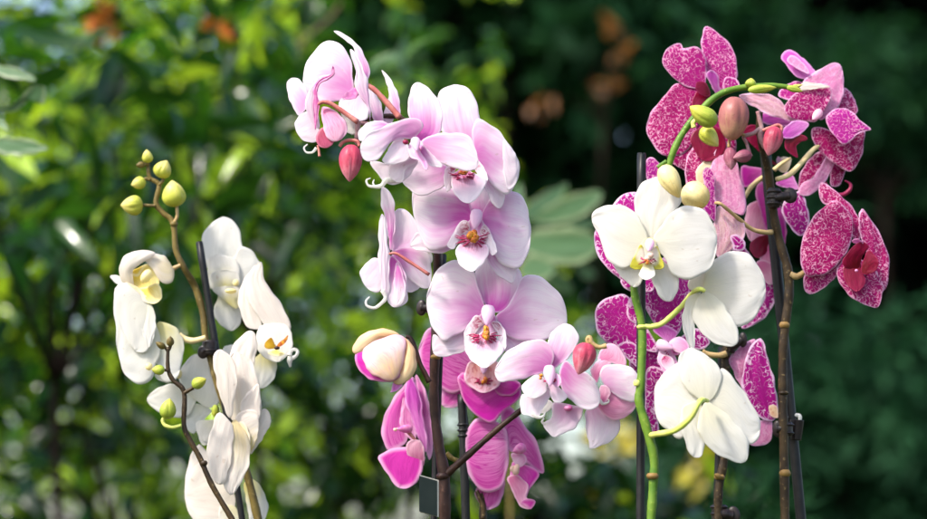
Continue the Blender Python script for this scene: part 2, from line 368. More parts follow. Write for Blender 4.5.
def tube(parent, name, pts, rad, mat, loc=None, sides=10, per=6, knots=(), taper=True):
    """pts: world points; rad: one radius or one per point (m)"""
    if not isinstance(rad, (list, tuple)): rad = [rad]*len(pts)
    full = catmull([np.r_[np.array(p), r] for p, r in zip(pts, rad)], per)
    verts, faces, al = [], [], []
    n = len(full)
    for i, q in enumerate(full):
        p = Vector(q[:3]); r = max(q[3], 1e-5)*(1 + 0.05*math.sin(i*0.9 + len(pts)) + 0.03*math.sin(i*2.3))
        tg = Vector(full[min(i+1, n-1)][:3]) - Vector(full[max(i-1, 0)][:3])
        if tg.length < 1e-9: tg = Vector((0, 0, 1))
        tg.normalize(); ref = Vector((0, 1, 0)) if abs(tg.y) < 0.9 else Vector((1, 0, 0))
        a = tg.cross(ref).normalized(); b = tg.cross(a)
        for k in range(sides):
            th = 2*math.pi*k/sides
            verts.append(p + (a*math.cos(th) + b*math.sin(th))*r); al.append(i/(n-1))
    for i in range(n - 1):
        for k in range(sides):
            faces.append((i*sides+k, i*sides+(k+1) % sides, (i+1)*sides+(k+1) % sides, (i+1)*sides+k))
    faces.append(tuple(range(sides))[::-1]); faces.append(tuple((n-1)*sides+k for k in range(sides)))
    return mesh_obj(name, verts, faces, mat, parent, loc, {'along': al, 'across': [0.0]*len(al), 'seed': [0.0]*len(al)})
def ptube(parent, name, fr, txt, D, wpx, mat, loc=None, sides=10):
    """tube through photograph points at distance D (one value or one per point); wpx: width in photo pixels"""
    q = [fr(p) for p in pp(txt)]
    Ds = D if isinstance(D, (list, tuple)) else [D]*len(q)
    ws = wpx if isinstance(wpx, (list, tuple)) else [wpx]*len(q)
    return tube(parent, name, [P(a, b, d) for (a, b), d in zip(q, Ds)], [w*K*d/2 for w, d in zip(ws, Ds)], mat, loc, sides)
def lathe(parent, name, base, tip, width, mat, prof='bud', seams=0, loc=None, nr=24, ns=40, squash=1.0):
    base, tip = Vector(base), Vector(tip); ax = tip - base; ln = ax.length; ax.normalize()
    ref = Vector((0, 1, 0)) if abs(ax.y) < 0.9 else Vector((1, 0, 0))
    a = ax.cross(ref).normalized(); b = ax.cross(a)
    verts, faces, al, ac = [], [], [], []; sd = random.uniform(0, 6)
    for i in range(nr + 1):
        t = i / nr
        if prof == 'bud': r = max(0, math.sin(math.pi*t**0.82))**0.62 * (1 - 0.24*t)*(1 - 0.25*max(0, t - 0.8)/0.2)
        elif prof == 'round': r = math.sqrt(max(0, 1 - (2*t-1)**2))
        else: r = prof(t)
        r = max(r, 0.004) * width / 2
        for k in range(ns):
            th = 2*math.pi*k/ns
            f = 1 - (0.13*math.exp(-((((th+0.5*t+sd)*seams/(2*math.pi)) % 1 - 0.5)/0.07)**2)*math.sin(math.pi*t) if seams else 0)
            f *= 1 + 0.03*math.sin(2*th + sd + 3*t)
            verts.append(base + ax*(ln*t) + (a*math.cos(th) + b*math.sin(th)*squash)*r*f); al.append(t); ac.append(math.sin(th+sd))
    for i in range(nr):
        for k in range(ns):
            faces.append((i*ns+k, i*ns+(k+1) % ns, (i+1)*ns+(k+1) % ns, (i+1)*ns+k))
    faces.append(tuple(range(ns))[::-1]); faces.append(tuple(nr*ns+k for k in range(ns)))
    return mesh_obj(name, verts, faces, mat, parent, loc, {'along': al, 'across': ac, 'seed': [sd]*len(al)})
def join_into(o, others):
    """several bodies of one part become one mesh"""
    me = o.data; import bmesh
    bm = bmesh.new(); bm.from_mesh(me)
    for x in others:
        off = WPOS[x] - WPOS[o]
        m2 = x.data.copy(); m2.transform(__import__('mathutils').Matrix.Translation(off))
        mi = None
        for i, mm in enumerate(me.materials):
            if mm == x.data.materials[0]: mi = i
        if mi is None: me.materials.append(x.data.materials[0]); mi = len(me.materials) - 1
        for p_ in m2.polygons: p_.material_index = mi
        bm.from_mesh(m2); bpy.data.meshes.remove(m2); bpy.data.objects.remove(x)
    bm.to_mesh(me); bm.free()

class Flower:
    def __init__(s, plant, fr, centre, D, label=None):
        s.fr, s.D, s.k = fr, D, 0
        c = fr(centre); s.o = empty('flower', P(c[0], c[1], D), plant)
        if label: s.o['label'] = label
    def p(s, name, txt, mat, dz=0.3, bow=-0.5, cup=0.6, tint=1.0, ruf=0.10, z=None, fr=None):
        z0 = -0.14*s.k if z is None else z; s.k += 1
        return petal(s.o, name, fr or s.fr, txt, MAT[mat], s.D, z0, z0 + dz, bow, cup, tint, ruf)
    def blob(s, name, c, w, h, mat, z=-1.0, rot=0.0, prof='round', fr=None):
        x, y = (fr or s.fr)(c); k = (fr or s.fr).k; w, h = w/k, h/k
        dx, dy = math.sin(rot)*h/2, math.cos(rot)*h/2
        D = s.D + z/100
        return lathe(s.o, name, P(x-dx, y-dy, D), P(x+dx, y+dy, D), w*K*D, MAT[mat], prof)
    def hood(s, top, foot, w, mat='column', z=-1.2):
        x0, y0 = s.fr(top); x1, y1 = s.fr(foot)
        return lathe(s.o, 'column', P(x0, y0, s.D + z/100 + 0.003), P(x1, y1, s.D + z/100 - 0.004), w/s.fr.k*K*s.D, MAT[mat],
                     lambda t: math.sin(math.pi*min(1, 0.12 + 0.88*t)**0.8)**0.6*(1 - 0.25*t) if t < 0.999 else 0.05, squash=0.8)
    def fringe(s, c, rx, ry, z=-1.9, n=6, a0=-25, a1=50, w=0.9):
        """short crimson lines fanning out on both sides of the callus"""
        obs = []
        for sg in (-1, 1):
            for i in range(n):
                a = math.radians(a0 + (a1 - a0)*i/(n - 1)) + random.uniform(-.12, .12); r0 = random.uniform(0.25, 0.5); r1 = random.uniform(0.7, 1.15)
                q = [(c[0] + sg*math.cos(a)*rx*r, c[1] + math.sin(a)*ry*r + b) for r, b in ((r0, 0), ((r0+r1)/2, random.uniform(-4, 4)), (r1, random.uniform(-6, 6)))]
                pts = [P(*s.fr(p), s.D + (z + 0.25*k)/100) for k, p in enumerate(q)]
                obs.append(tube(s.o, 'lip_marking', pts, [w*K*s.D*0.6, w*K*s.D*0.75, w*K*s.D*0.3], MAT['fringe'], sides=6, per=3))
        join_into(obs[0], obs[1:]); return obs[0]
    def lumps(s, c, w, h, mat, n=7, z=-2.0, name='callus'):
        """a warty swelling"""
        obs = []
        for i in range(n):
            a = random.uniform(0, 6.28); r = random.random()**0.5*0.6
            obs.append(s.blob(name, (c[0] + math.cos(a)*r*w/2, c[1] + math.sin(a)*r*h/2), w*random.uniform(.35, .6), h*random.uniform(.35, .6), mat, z + random.uniform(-.1, .15)))
        join_into(obs[0], obs[1:]); return obs[0]
    def stalk(s, txt, D, w, mat, fr=None):
        return ptube(s.o, 'flower_stalk', fr or s.fr, txt, D, w, MAT[mat])
    def tendril(s, txt, w, mat='white', z=-1.0, fr=None):
        return ptube(s.o, 'tendril', fr or s.fr, txt, s.D + z/100, w, MAT[mat], sides=8)

def bud(plant, fr, base, tip, w, D, mat, stalk=None, smat=None, sw=2.5, seams=3, sD=None, dz=-0.4, name='bud', prof='bud', label=None):
    b, t = fr(base), fr(tip)
    o = lathe(plant, name, P(*b, D), P(*t, D + dz/100), w/fr.k*K*D, MAT[mat], prof, seams, loc=P(*b, D))
    if label: o['label'] = label
    if stalk: ptube(o, 'flower_stalk', fr, stalk, sD or D, sw, MAT[smat])
    return o
def plant(label, x, y, D, cat='orchid', group=None):
    c = P(x, y, D); return tag(empty('orchid', (c.x, D, 0.0)), label, cat, group)
def spike(pl, pts, D, w, mat, ground=True, name='stem'):
    """flower stem through photo pixels, carried on down to the soil"""
    q = pp(pts); Ds = list(D) if isinstance(D, (list, tuple)) else [D]*len(q); ws = list(w) if isinstance(w, (list, tuple)) else [w]*len(q)
    pw = [P(a, b, d) for (a, b), d in zip(q, Ds)]; rr = [x*K*d/2 for x, d in zip(ws, Ds)]
    if ground:
        e = pw[-1]; root = WPOS[pl]; dn = (pw[-1] - pw[-2]).normalized()
        pw += [e + dn*0.02, e + dn*0.045, e + dn*0.08]; rr += [rr[-1]]*3
        pw += [Vector((e.x*0.7+root.x*0.3, e.y, e.z*0.55)), Vector((root.x, root.y, -0.02))]; rr += [rr[-1], rr[-1]*1.1]
    return tube(pl, name, pw, rr, MAT[mat], sides=12, per=8)
def node_ring(stem_o, x, y, D, w, h=5, mat='node'):
    a, b = P(x, y+h/2, D), P(x, y-h/2, D)
    return lathe(stem_o, 'stem_node', a, b, w*K*D, MAT[mat], lambda t: 0.72 + 0.28*math.sin(math.pi*t), 0, nr=8, ns=14)
# ------------------------------------------------------------------ light
world = bpy.data.worlds.new('World'); scene.world = world; world.use_nodes = True
wt = world.node_tree; wt.nodes.clear()
sky = wt.nodes.new('ShaderNodeTexSky'); sky.sky_type = 'NISHITA'; sky.sun_disc = False
bg = wt.nodes.new('ShaderNodeBackground'); wo = wt.nodes.new('ShaderNodeOutputWorld')
SUN_DIR = Vector((-0.52, -0.42, 0.74)).normalized()      # towards the sun: high, to the left, a little behind the camera
elev = math.asin(SUN_DIR.z); azim = math.atan2(SUN_DIR.x, SUN_DIR.y)
sky.sun_elevation = elev; sky.sun_rotation = azim; sky.air_density = 1.0; sky.dust_density = 3.0
bg.inputs['Strength'].default_value = 0.15
wt.links.new(sky.outputs[0], bg.inputs[0]); wt.links.new(bg.outputs[0], wo.inputs[0])
sd = bpy.data.lights.new('sun', 'SUN'); sd.energy = 2.2; sd.angle = math.radians(7); sd.color = (1.0, 0.945, 0.86)
sun = bpy.data.objects.new('sun', sd); COL.objects.link(sun)
sun.rotation_euler = SUN_DIR.to_track_quat('Z', 'Y').to_euler(); sun.location = SUN_DIR*20
scene.view_settings.view_transform = 'Standard'; scene.view_settings.look = 'None'
scene.view_settings.exposure = 1.5; scene.view_settings.gamma = 1.0; scene.view_settings.use_curve_mapping = False
scene.cycles.use_denoising = True
scene.cycles.max_bounces = 8; scene.cycles.transmission_bounces = 4; scene.cycles.diffuse_bounces = 4
scene.cycles.sample_clamp_indirect = 8.0
# ================================================================== pale pink orchid with the branching dark stem
p3 = plant('tall pale pink orchid with dark brown stem forking low down, beside the square dark tag', 445, 519, 1.83)
st = spike(p3, '358,123 372,118 388,116 404,120 418,140 430,185 437,250 437,300 435,350 434,400 438,440 444,475 445,519',
           [1.80]*5+[1.815,1.825]+[1.83]*6, [4,4,5,5,6,7,8.5,9.5,9.5,9.5,10,11.5,11.5], 'stem_dark')
node_ring(st, 435.5, 357, 1.829, 11); node_ring(st, 443, 476, 1.829, 13.5, 7, 'stem_dark')
tube(p3, 'branch', [P(*F(q), d) for q, d in zip(pp('412,352 470,300 560,220 640,150 722,84 760,40'), (1.83, 1.825, 1.82, 1.815, 1.81, 1.80))],
     [x*K*1.8/2 for x in (8.5, 7.5, 6.5, 6, 5.5, 4)], MAT['stem_dark'])
ptube(p3, 'branch', F, '425,255 445,275 475,290 480,292', 1.86, 5, MAT['stem_olive'])
ptube(p3, 'branch', A, '372,395 335,395 325,430 325,470 345,480', 1.80, [5, 4.5, 4, 3.5, 3], MAT['stalk_mauve'])

# flower seen from behind at the top
f = Flower(p3, A, (310, 270), 1.80)
f.p('sepal', '425,400|440,330 455,280|452,250|470,290 480,350 460,400', 'pink', 0.6, tint=0.25)
f.p('sepal', '490,372|470,330 455,270 440,215|426,180|455,208 480,250 497,300 500,350', 'pink', 0.8, tint=0.7)
f.p('petal', '400,392|378,320 370,270|375,240|402,275 425,320 432,392', 'pink', 0.4, tint=0.6)
f.p('petal', '312,262|308,200 304,140 276,92 228,64 190,72 150,112 122,165|112,222|125,262 162,300 212,314 268,298', 'pink', 0.8, -0.6, 0.9, 0.75)
f.p('sepal', '132,318|126,258 105,225 72,210|48,232|54,285 75,335 100,362', 'pink', 0.6, -0.5, 0.6, 0.55)
f.p('sepal', '172,372|140,345 100,360 80,392|88,430|115,462 150,470 174,452', 'pink', 0.4, -0.5, 0.6, 0.2)
f.p('petal', '330,392|290,350 260,330|280,400|290,430 318,436', 'white', 0.2, tint=0.0)
f.p('sepal', '362,232|340,175 318,100 280,60|234,25|270,34 322,70 358,125 379,175 374,208', 'pink', 0.9, -0.4, 0.6, 0.75)
f.p('lip', '335,270|285,284 256,305 262,340|300,378|345,384 372,365 372,310', 'pink', -0.8, -1.0, 1.2, 0.25)
f.p('lip', '330,250|295,262 268,290|290,296|325,290', 'pinkcol', -0.3, -0.3, 0.4)
f.p('petal', '380,392|372,335 330,270 318,215 322,180 306,128|301,97|326,120 352,172 370,232 378,305', 'pink', -0.5, -0.6, 0.8, 0.5)
f.p('petal', '176,415|125,352 128,285 150,238 185,207 222,196|231,163|238,196 216,214 180,230 166,262 170,330', 'pink', -0.8, -0.5, 0.8, 0.2)
f.p('petal', '160,420|152,300 156,248 178,213 220,196|231,163|239,197 215,216 182,232 170,262 176,330', 'pinkcol', -0.8, -0.3, 0.4, z=-1.75)
f.p('petal', '185,335|196,420 212,455|245,464|282,440 288,402 258,357 215,331', 'rosepetal', -0.6, -3.0, 4.0)
f.p('petal', '190,410|165,440 172,480|208,490|238,462 215,430', 'darkrose', -0.3, -2.2, 3.0)
f.stalk('172,318 190,308 222,314 270,345 330,388', 1.775, [3, 4, 4.5, 4.8, 5.5], 'stalk_red')
f.stalk('370,240 405,266 455,320 498,370', 1.785, [5, 5.5, 6, 6.5], 'stalk_red')
f.stalk('170,480 175,500 178,525', 1.785, [2, 2.5, 3], 'stalk_red')
f.tendril('165,490 150,508 125,508 116,490 130,476', [3, 2.5, 2, 1.8, 1.2])
bud(p3, B, (45, 278), (38, 427), 104, 1.78, 'bud_rose', '-2,285 12,268 40,260 70,266 78,285', 'stalk_red', 3.6, 3, label='rose pink bud hanging from a hooked stalk')
ptube(p3, 'branch', B, '75,190 70,215 68,258', 1.79, [6, 5, 4], MAT['stalk_mauve'])

# left, side-on flower
f = Flower(p3, C, (205, 280), 1.80)
f.p('petal', '260,382|330,395 322,425|288,447|262,440 250,410', 'pink', 0.8, tint=0.1)
f.p('sepal', '300,300|330,280 355,285|368,300|366,330 330,335', 'white', 0.6, tint=0)
f.p('petal', '205,277|214,190 219,125|256,117|296,155 322,230 310,272 252,284', 'pink', 0.9, -0.5, 0.7, 0.45)
f.p('sepal', '207,285|270,268 340,285 364,330|356,427|302,418 250,362 216,312', 'pink', 0.7, -0.5, 0.7, 0.9)
f.p('sepal', '202,282|185,180 166,100 163,50|172,27|206,60 221,130 216,220', 'pink', 0.2, -0.4, 0.6, 0.95)
f.p('petal', '175,335|140,310 92,345 80,378|102,424|132,446 166,441 178,395', 'pink', 0.2, -0.6, 0.7, 0.1)
f.p('sepal', '207,302|190,335 181,420 194,490|226,508|268,482 267,400 246,340', 'pink', -0.2, -0.8, 0.9, 1.0)
f.p('sepal', '225,330|215,400|222,500|262,470 258,400 240,345', 'pink', -0.3, -0.9, 0.5, 0.9)
f.p('petal', '186,478|164,420 154,280 157,175|168,135|184,175 196,290 198,410', 'pink', -0.6, -0.4, 0.8, 0.12)
f.stalk('195,295 225,294 280,328 356,378', 1.785, [2.5, 3, 3.4, 3.6], 'stalk_red')
f.tendril('170,440 182,470 165,492 138,510 108,502 104,482 118,466', [5, 4, 3.4, 3, 2.5, 2, 1.2], 'white', -1.2)

# upper pair: the front flower, tilted down
f2 = Flower(p3, B, (440, 300), 1.768)
f2.p('sepal', '510,335|430,260 395,190 384,120 405,62|456,39|502,50 542,95 556,165 562,250 545,315', 'pink', 0.9, -0.5, 0.6, 0.62)
f2.p('sepal', '545,330|600,410 655,470|642,530|606,510 578,440 552,380', 'pink', 0.6, -0.5, 0.5, 0.6)
f2.p('petal', '430,365|365,345 300,345 258,375|247,415|268,450 318,482 380,466 416,440 428,400', 'pink', 0.2, -0.5, 0.7, 0.7)
f2.p('petal', '540,318|528,255 536,190 556,174 612,206 657,252 692,302|716,356|712,410 690,455 652,476 600,432 562,370', 'pink', 0.5, -0.8, 0.9, 0.8)
f2.p('petal', '650,300|655,260 690,300|714,356|706,420 672,462 655,400', 'pink', 0.4, -0.8, 0.6, 0.0)
f2.p('lip', '470,365|428,365 414,405|424,462|442,455 446,410 462,380', 'lip', -0.5, -0.4, 0.5, 0.1)
f2.p('lip', '520,355|545,338 578,375|590,422|562,412 540,382', 'lip', -0.5, -0.4, 0.5, 0.1)
f2.p('lip', '492,372|450,398 444,440 456,472 480,500|508,512|540,500 566,465 586,422 540,395', 'lip', -0.9, -0.8, 0.9, 0.8)
f2.lumps((495, 390), 44, 20, 'orange', 6, -1.9); f2.fringe((495, 398), 55, 34, -1.7, 6, -10, 55); 
# the upper-left flower of the pair
f = Flower(p3, B, (295, 265), 1.742)
f.p('petal', '215,220|190,192 150,183 110,192|75,225|80,262 112,250 165,222', 'pink', 0.5, -0.4, 0.6, 0.8)
f.p('petal', '290,300|200,350 120,346 150,395|192,434|252,426 312,345', 'pink', 0.6, -0.5, 0.8, 0.1)
f.p('lip', '300,325|245,345 195,362|205,415|250,428 262,380 310,345', 'pink', 0.2, -0.5, 0.7, 0.25)
f.p('sepal', '318,266|288,225 272,150 276,80 292,42|316,31|362,60 398,112 411,175 398,230 352,260', 'pink', 0.7, -0.5, 0.7, 1.0)
f.p('lip', '246,253|214,265 184,312|170,345|212,357 264,342 284,312 268,275', 'pink', -0.4, -0.7, 0.8, 0.12)
f.p('petal', '292,252|332,205 302,170 232,185 150,215 104,242|82,287|92,330 120,349 156,332 196,278 242,256', 'pink', -0.8, -0.9, 0.9, 0.7)
f.p('lip', '300,290|330,275 352,300 396,345|408,366|370,366 335,338', 'pink', -0.4, -0.6, 0.6, 0.9)
f.p('petal', '326,264|370,240 440,231 500,237 532,270|549,332|548,372 520,383 460,373 390,346 345,302', 'pink', -0.3, -0.7, 0.9, 0.62)
f.p('lip', '298,262|276,278 274,310 285,330 318,345|343,382|350,352 322,308 332,285 322,264', 'column', -1.2, -0.8, 0.9)
f.hood((300, 255), (306, 305), 42, 'column', -2.2)
f.blob('callus', (262, 268), 24, 20, 'redlip', -1.6)
f.blob('callus', (322, 292), 14, 22, 'pinkcol', -2.3)
f.tendril('250,405 215,418 185,420 165,442 135,446 112,440 106,420 122,412', [6, 5.5, 5, 4.5, 3.2, 2.4, 1.8, 1.0], 'white', 0.2)
f.tendril('140,446 132,432 136,418', [2.4, 1.8, 1], 'white', 0.2)

# second row
f = Flower(p3, C, (545, 170), 1.785)
f.p('sepal', '545,165|520,115 500,65|548,5|590,50 606,100 575,150', 'pink', 0.6, -0.4, 0.5, 1.0)
f.p('sepal', '500,205|380,215 310,208 292,235|283,264|332,286 420,290 470,255', 'pink', 0.8, -0.4, 0.5, 0.6)
f.p('sepal', '560,200|640,290 704,345|690,407|650,393 600,346 568,270', 'pink', 0.6, -0.6, 0.6, 0.85)
f.p('petal', '530,155|505,70 435,28 345,18 291,40|294,130|314,210 352,274 410,277 452,240 492,185', 'pink', 0.2, -0.8, 0.8, 0.95)
f.p('petal', '562,155|588,90 630,58 690,41 738,85|762,190|759,252 741,312 702,357 640,330 590,235', 'pink', 0.4, -0.8, 0.9, 0.8)
f.p('lip', '545,140|505,178 498,232|535,268|578,236 578,180', 'pink', -0.1, -0.3, 0.4, 1.2)
f.p('lip', '520,205|507,162 476,172 445,225|428,263|456,274 480,230 502,208', 'lip', -0.6, -0.5, 0.6, 0.0)
f.p('lip', '560,205|578,176 602,212 622,262|626,288|606,300 588,270 570,228', 'lip', -0.6, -0.5, 0.6, 0.0)
f.p('lip', '535,215|490,248 461,280 470,322 490,350|526,366|561,346 592,302 592,270 568,240', 'lip', -0.9, -0.9, 0.8, 0.7)
f.lumps((531, 226), 46, 52, 'orange', 9, -2.0); f.fringe((532, 236), 66, 46, -1.9, 7)
f.hood((547, 124), (537, 196), 56, 'column', -1.7)

# third row, the largest flower
f = Flower(p3, D_, (355, 260), 1.802)
f.p('sepal', '365,245|318,180 298,120 316,60|362,25|440,48 490,108 482,190 430,240', 'pink', 0.8, -0.4, 0.5, 1.0)
f.p('sepal', '332,285|250,285 185,358 134,338|131,402|160,426 242,411 292,372 325,325', 'pink', 0.5, -0.5, 0.6, 0.35)
f.p('sepal', '390,290|440,325 505,370|475,435|430,415 398,360', 'pink', 0.5, -0.5, 0.5, 0.9)
f.p('petal', '346,255|310,145 292,82 232,42 158,70 118,140|108,215|122,295 158,346 186,366 242,332 302,285', 'pink', 0.3, -0.8, 0.9, 0.8)
f.p('petal', '384,262|440,212 486,110 542,102 612,145 652,200|665,272|656,312 602,352 520,367 440,350 402,305', 'pink', 0.5, -0.8, 0.9, 0.75)
f.p('lip', '352,240|308,275 300,345|338,372|385,345 388,278', 'pink', -0.1, -0.3, 0.4, 1.2)
f.p('lip', '336,292|310,260 284,280 257,330|261,388|286,376 302,332 322,308', 'lip', -0.5, -0.5, 0.6, 0.05)
f.p('lip', '366,288|396,288 422,330 424,382|406,412|384,386 392,342 376,312', 'lip', -0.5, -0.5, 0.6, 0.05)
f.p('lip', '335,325|290,362 261,388 274,430 300,452|334,471|366,456 402,422 412,390 382,350', 'lip', -0.9, -0.9, 0.9, 0.65)
f.lumps((338, 332), 44, 60, 'orange', 10, -2.0); f.fringe((336, 345), 66, 46, -1.95, 8)
f.hood((354, 226), (346, 302), 58, 'column', -1.7)

# lower right flower on the branch
f = Flower(p3, G, (200, 225), 1.778)
f.p('sepal', '205,192|188,140 190,85 220,35|262,14|300,35 314,80 290,130 240,178', 'pink', 0.5, -0.5, 0.6, 0.85)
f.p('petal', '238,205|262,162 302,195 352,215 387,255|399,307|386,351 332,354 272,312 242,262', 'pink', 0.3, -0.8, 0.8, 0.85)
f.p('petal', '193,197|215,150 205,105 165,80 95,88 25,130|-20,200|0,245 65,240 135,222', 'pink', -0.2, -0.8, 0.8, 0.8)
f.p('lip', '185,265|120,303 86,298 84,368 112,380|150,388|176,346 202,302 194,280', 'pink', -0.2, -0.6, 0.8, 0.15)
f.p('lip', '192,255|198,290 214,325|246,327|268,302 228,262 208,250', 'pink', -0.2, -0.5, 0.6, 0.3)
f.p('lip', '182,240|150,218 108,240 86,270|108,306|152,309 184,285', 'pink', -0.8, -0.8, 0.9, 0.1)
f.hood((196, 186), (200, 264), 50, 'column', -1.8); f.lumps((163, 228), 26, 26, 'orange', 5, -1.7)
f.p('lip', '205,225|222,212 240,225|244,250|228,268 210,255', 'column', -0.5, -0.7, 0.8, z=-1.4); f.fringe((205, 240), 34, 22, -1.9, 4)
f.tendril('128,372 150,388 172,384 180,368', [4, 3.5, 2.6, 1.4], 'white', -0.6)
bud(p3, G, (352, 92), (312, 218), 104, 1.76, 'bud_rose', '352,95 348,78 358,70 366,90 392,108 425,103', 'stalk_tan', [3, 4, 5, 5, 4.5, 5.5], 3,
    label='dusky red bud beside the lowest pale pink flower')

# half-open pink flower and the one hanging below it
f = Flower(p3, G, (420, 330), 1.80)
f.p('petal', '165,372|150,358 184,318|212,334|195,362', 'white', 0.3, tint=0)
f.p('petal', '380,330|343,360 343,430 356,498|364,513|432,490 472,450 480,405 430,368', 'pink', 0.5, -0.7, 0.8, 0.45)
f.p('lip', '278,345|215,328 204,390 172,416|213,466|266,446 306,426 332,355 302,345', 'pink', -0.2, -0.8, 0.9, 0.45)
f.tendril('205,412 180,415 168,405 176,392', [4, 3, 2.4, 1.4], 'white', -0.4)
f.blob('callus', (272, 352), 36, 24, 'pinkcol', -0.8)
f = Flower(p3, G, (450, 250), 1.795)
f.p('petal', '400,180|393,140 420,98|458,98|492,135 505,178 480,186 440,168', 'rosepetal', 0.5, -1.6, 2.4)
f.p('petal', '385,250|362,205 388,163|432,148|444,172 404,212', 'rosepetal', 0.3, -1.6, 2.4)
f.p('petal', '385,330|400,282 420,258 470,305 520,325|552,318|522,372 470,400 420,382', 'rosepetal', 0.2, -1.8, 2.4)
f.p('petal', '420,265|398,215 424,180 480,178 532,195|556,240|550,312 520,328 466,302', 'pink', -0.3, -2.2, 3.0, 0.55)
f.p('petal', '405,330|396,300 402,262|428,265|442,290 425,325', 'rosepetal', -0.2, -0.5, 0.6)
f.tendril('398,318 410,334 432,328 434,316', [3.5, 3, 2, 1.2], 'white', -0.9)

# peach bud just opening, left of the stem
b3 = empty('bud', P(*E((190, 150)), 1.80), p3); b3['label'] = 'fat peach and white bud just opening, with a magenta flap'
core = lathe(b3, 'inner_petal', P(*E((285, 175)), 1.80), P(*E((75, 130)), 1.795), 165/3.99*K*1.8, MAT['bud_rose'], 'round')
petal(b3, 'petal', E, '240,215|150,160 95,120 66,125|62,165|85,210 130,240 200,246', MAT['maglip'], 1.80, -2.0, -1.2, -2.5, 3.5, 1, 0.03)
petal(b3, 'petal', E, '215,240|150,228 105,190|92,120|150,80 225,58 262,85 250,180', MAT['budpetal'], 1.80, -2.2, -1.8, -3.0, 4.0, 0.1, 0.04)
petal(b3, 'petal', E, '235,62|150,80 95,128|56,132|54,100 85,62 142,37 200,40', MAT['peachbud'], 1.80, -1.9, -1.4, -2.4, 3.5, 1, 0.03)
petal(b3, 'petal', E, '232,58|262,85 245,180|214,246|252,254 288,225 306,178 298,120 270,80', MAT['peachbud'], 1.80, -1.9, -1.6, -3.0, 4.5, 1, 0.03)
petal(b3, 'petal', E, '235,245|215,240 205,280|200,288|228,282 250,258', MAT['purple'], 1.80, -1.6, -1.4, -0.4, 0.5, 1, 0.03)
ptube(b3, 'flower_stalk', E, '262,66 282,74 298,112 318,170 340,215 356,248', 1.81, [3.5, 4.5, 5.5, 4.5, 5, 6], MAT['stem_dark'])
# ================================================================== magenta orchid with veined petals, behind the pale pink one
p4 = plant('low magenta orchid with veined petals and big bright lips, behind the dark forked stem', 478, 519, 1.90)
spike(p4, '463,388 464,410 468,440 476,470 482,495 483,519', 1.905, [5, 6, 6, 6.5, 7, 8], 'stem_moss')
ptube(p4, 'branch', F, '545,405 560,440 572,475 570,519', 1.90, [4, 4.5, 5, 5], MAT['stem_moss'])
f = Flower(p4, E, (560, 230), 1.895)
f.p('sepal', '560,180|490,120 480,60|540,20|620,60 620,140', 'vein', 0.6, tint=0.5)
f.p('sepal', '530,230|430,250 404,290|408,340|450,351 490,326 512,270', 'vein', 0.4, -0.5, 0.6, 0.15)
f.p('petal', '545,200|500,105 420,45 365,28 328,75|314,132|328,200 378,252 440,292 502,272', 'vein', 0.3, -0.8, 0.8, 0.45)
f.p('lip', '570,235|530,265 500,242|470,228|478,270 492,320 540,378 602,410 645,372 700,330 724,292 702,243 660,252 620,258', 'maglip', -0.7, -0.9, 0.9)
f.p('lip', '505,215|486,212 470,230|482,262|515,292 545,285 530,250', 'maglip', -0.4, -1.2, 1.6)
f.p('lip', '632,240|660,232 700,240|722,262|690,300 640,300 612,275', 'maglip', -0.4, -1.2, 1.6)
f.p('lip', '575,150|515,170 496,225 515,262|572,290|628,268 646,225 630,170', 'throat', -0.3, 1.0, -1.4, 1.0, z=-1.4)
f.lumps((573, 240), 34, 34, 'orange', 6, -1.6); f.hood((574, 172), (572, 216), 34, 'column', -1.6); f.fringe((572, 242), 48, 34, -1.65, 6)
f = Flower(p4, F, (690, 240), 1.90)
f.p('sepal', '650,300|548,390 543,430|580,480|632,462 655,400', 'vein', 0.5, -0.5, 0.6, 0.2)
f.p('petal', '672,235|640,110 662,68 690,78 742,150 788,220|815,325|790,332 750,302 700,256', 'vein', 0.4, -0.7, 0.8, 0.35)
f.p('lip', '690,290|740,300 796,335 762,392|735,440|700,400 680,350', 'maglip', -0.5, -0.7, 0.8)
f.p('petal', '672,225|655,148 600,122 545,118 508,160|497,252|513,332 545,392 600,412 652,382 670,302', 'vein', -0.3, -0.9, 0.9, 0.35)
f.p('lip', '680,345|668,362 690,412 718,466|758,478|778,452 745,430 752,385 712,345', 'rosepetal', -0.8, -0.8, 0.9)
f.p('lip', '740,465|722,455 735,440|765,440|780,450 762,478', 'maglip', -0.6, -0.4, 0.5, z=-1.6)
f.hood((735, 232), (690, 250), 44, 'pinkcol', -1.4); f.lumps((697, 320), 42, 60, 'peach', 8, -1.2)
f.p('lip', '700,300|682,262 700,255|735,262|745,290 720,312', 'column', -0.4, -0.5, 0.6)
f = Flower(p4, F, (285, 190), 1.895)
f.p('petal', '352,272|322,130 300,0|305,-58|345,20 371,130 374,220 364,268', 'vein', 0.4, -0.6, 0.7, 0.1)
f.p('petal', '254,222|193,245 168,190 176,110 212,40|290,-48|290,20 276,100 270,190', 'vein', 0.3, -0.6, 0.7, 0.65)
f.p('petal', '300,215|242,150 240,100|262,0|290,30 300,120', 'vein', 0.3, -0.5, 0.4, 0.0)
f.p('petal', '335,245|285,120 258,20|280,-50|318,20 335,130 350,222', 'purple', -0.1, -0.7, 0.9)
f.p('lip', '270,232|210,238 156,265 164,300 198,352|236,394|292,386 322,342 332,280 300,238', 'vein', -1.0, -0.9, 0.9, 1.3)
f.p('lip', '322,302|270,262 266,220 288,203|322,208|338,250 336,300', 'rosepetal', -0.8, -0.7, 0.8)
f.hood((285, 158), (228, 160), 36, 'pinkcol', -1.5); f.lumps((224, 160), 28, 24, 'peach', 4, -1.7)
f.stalk('262,160 285,185 302,205', 1.885, [4, 3.5, 3], 'stalk_red')
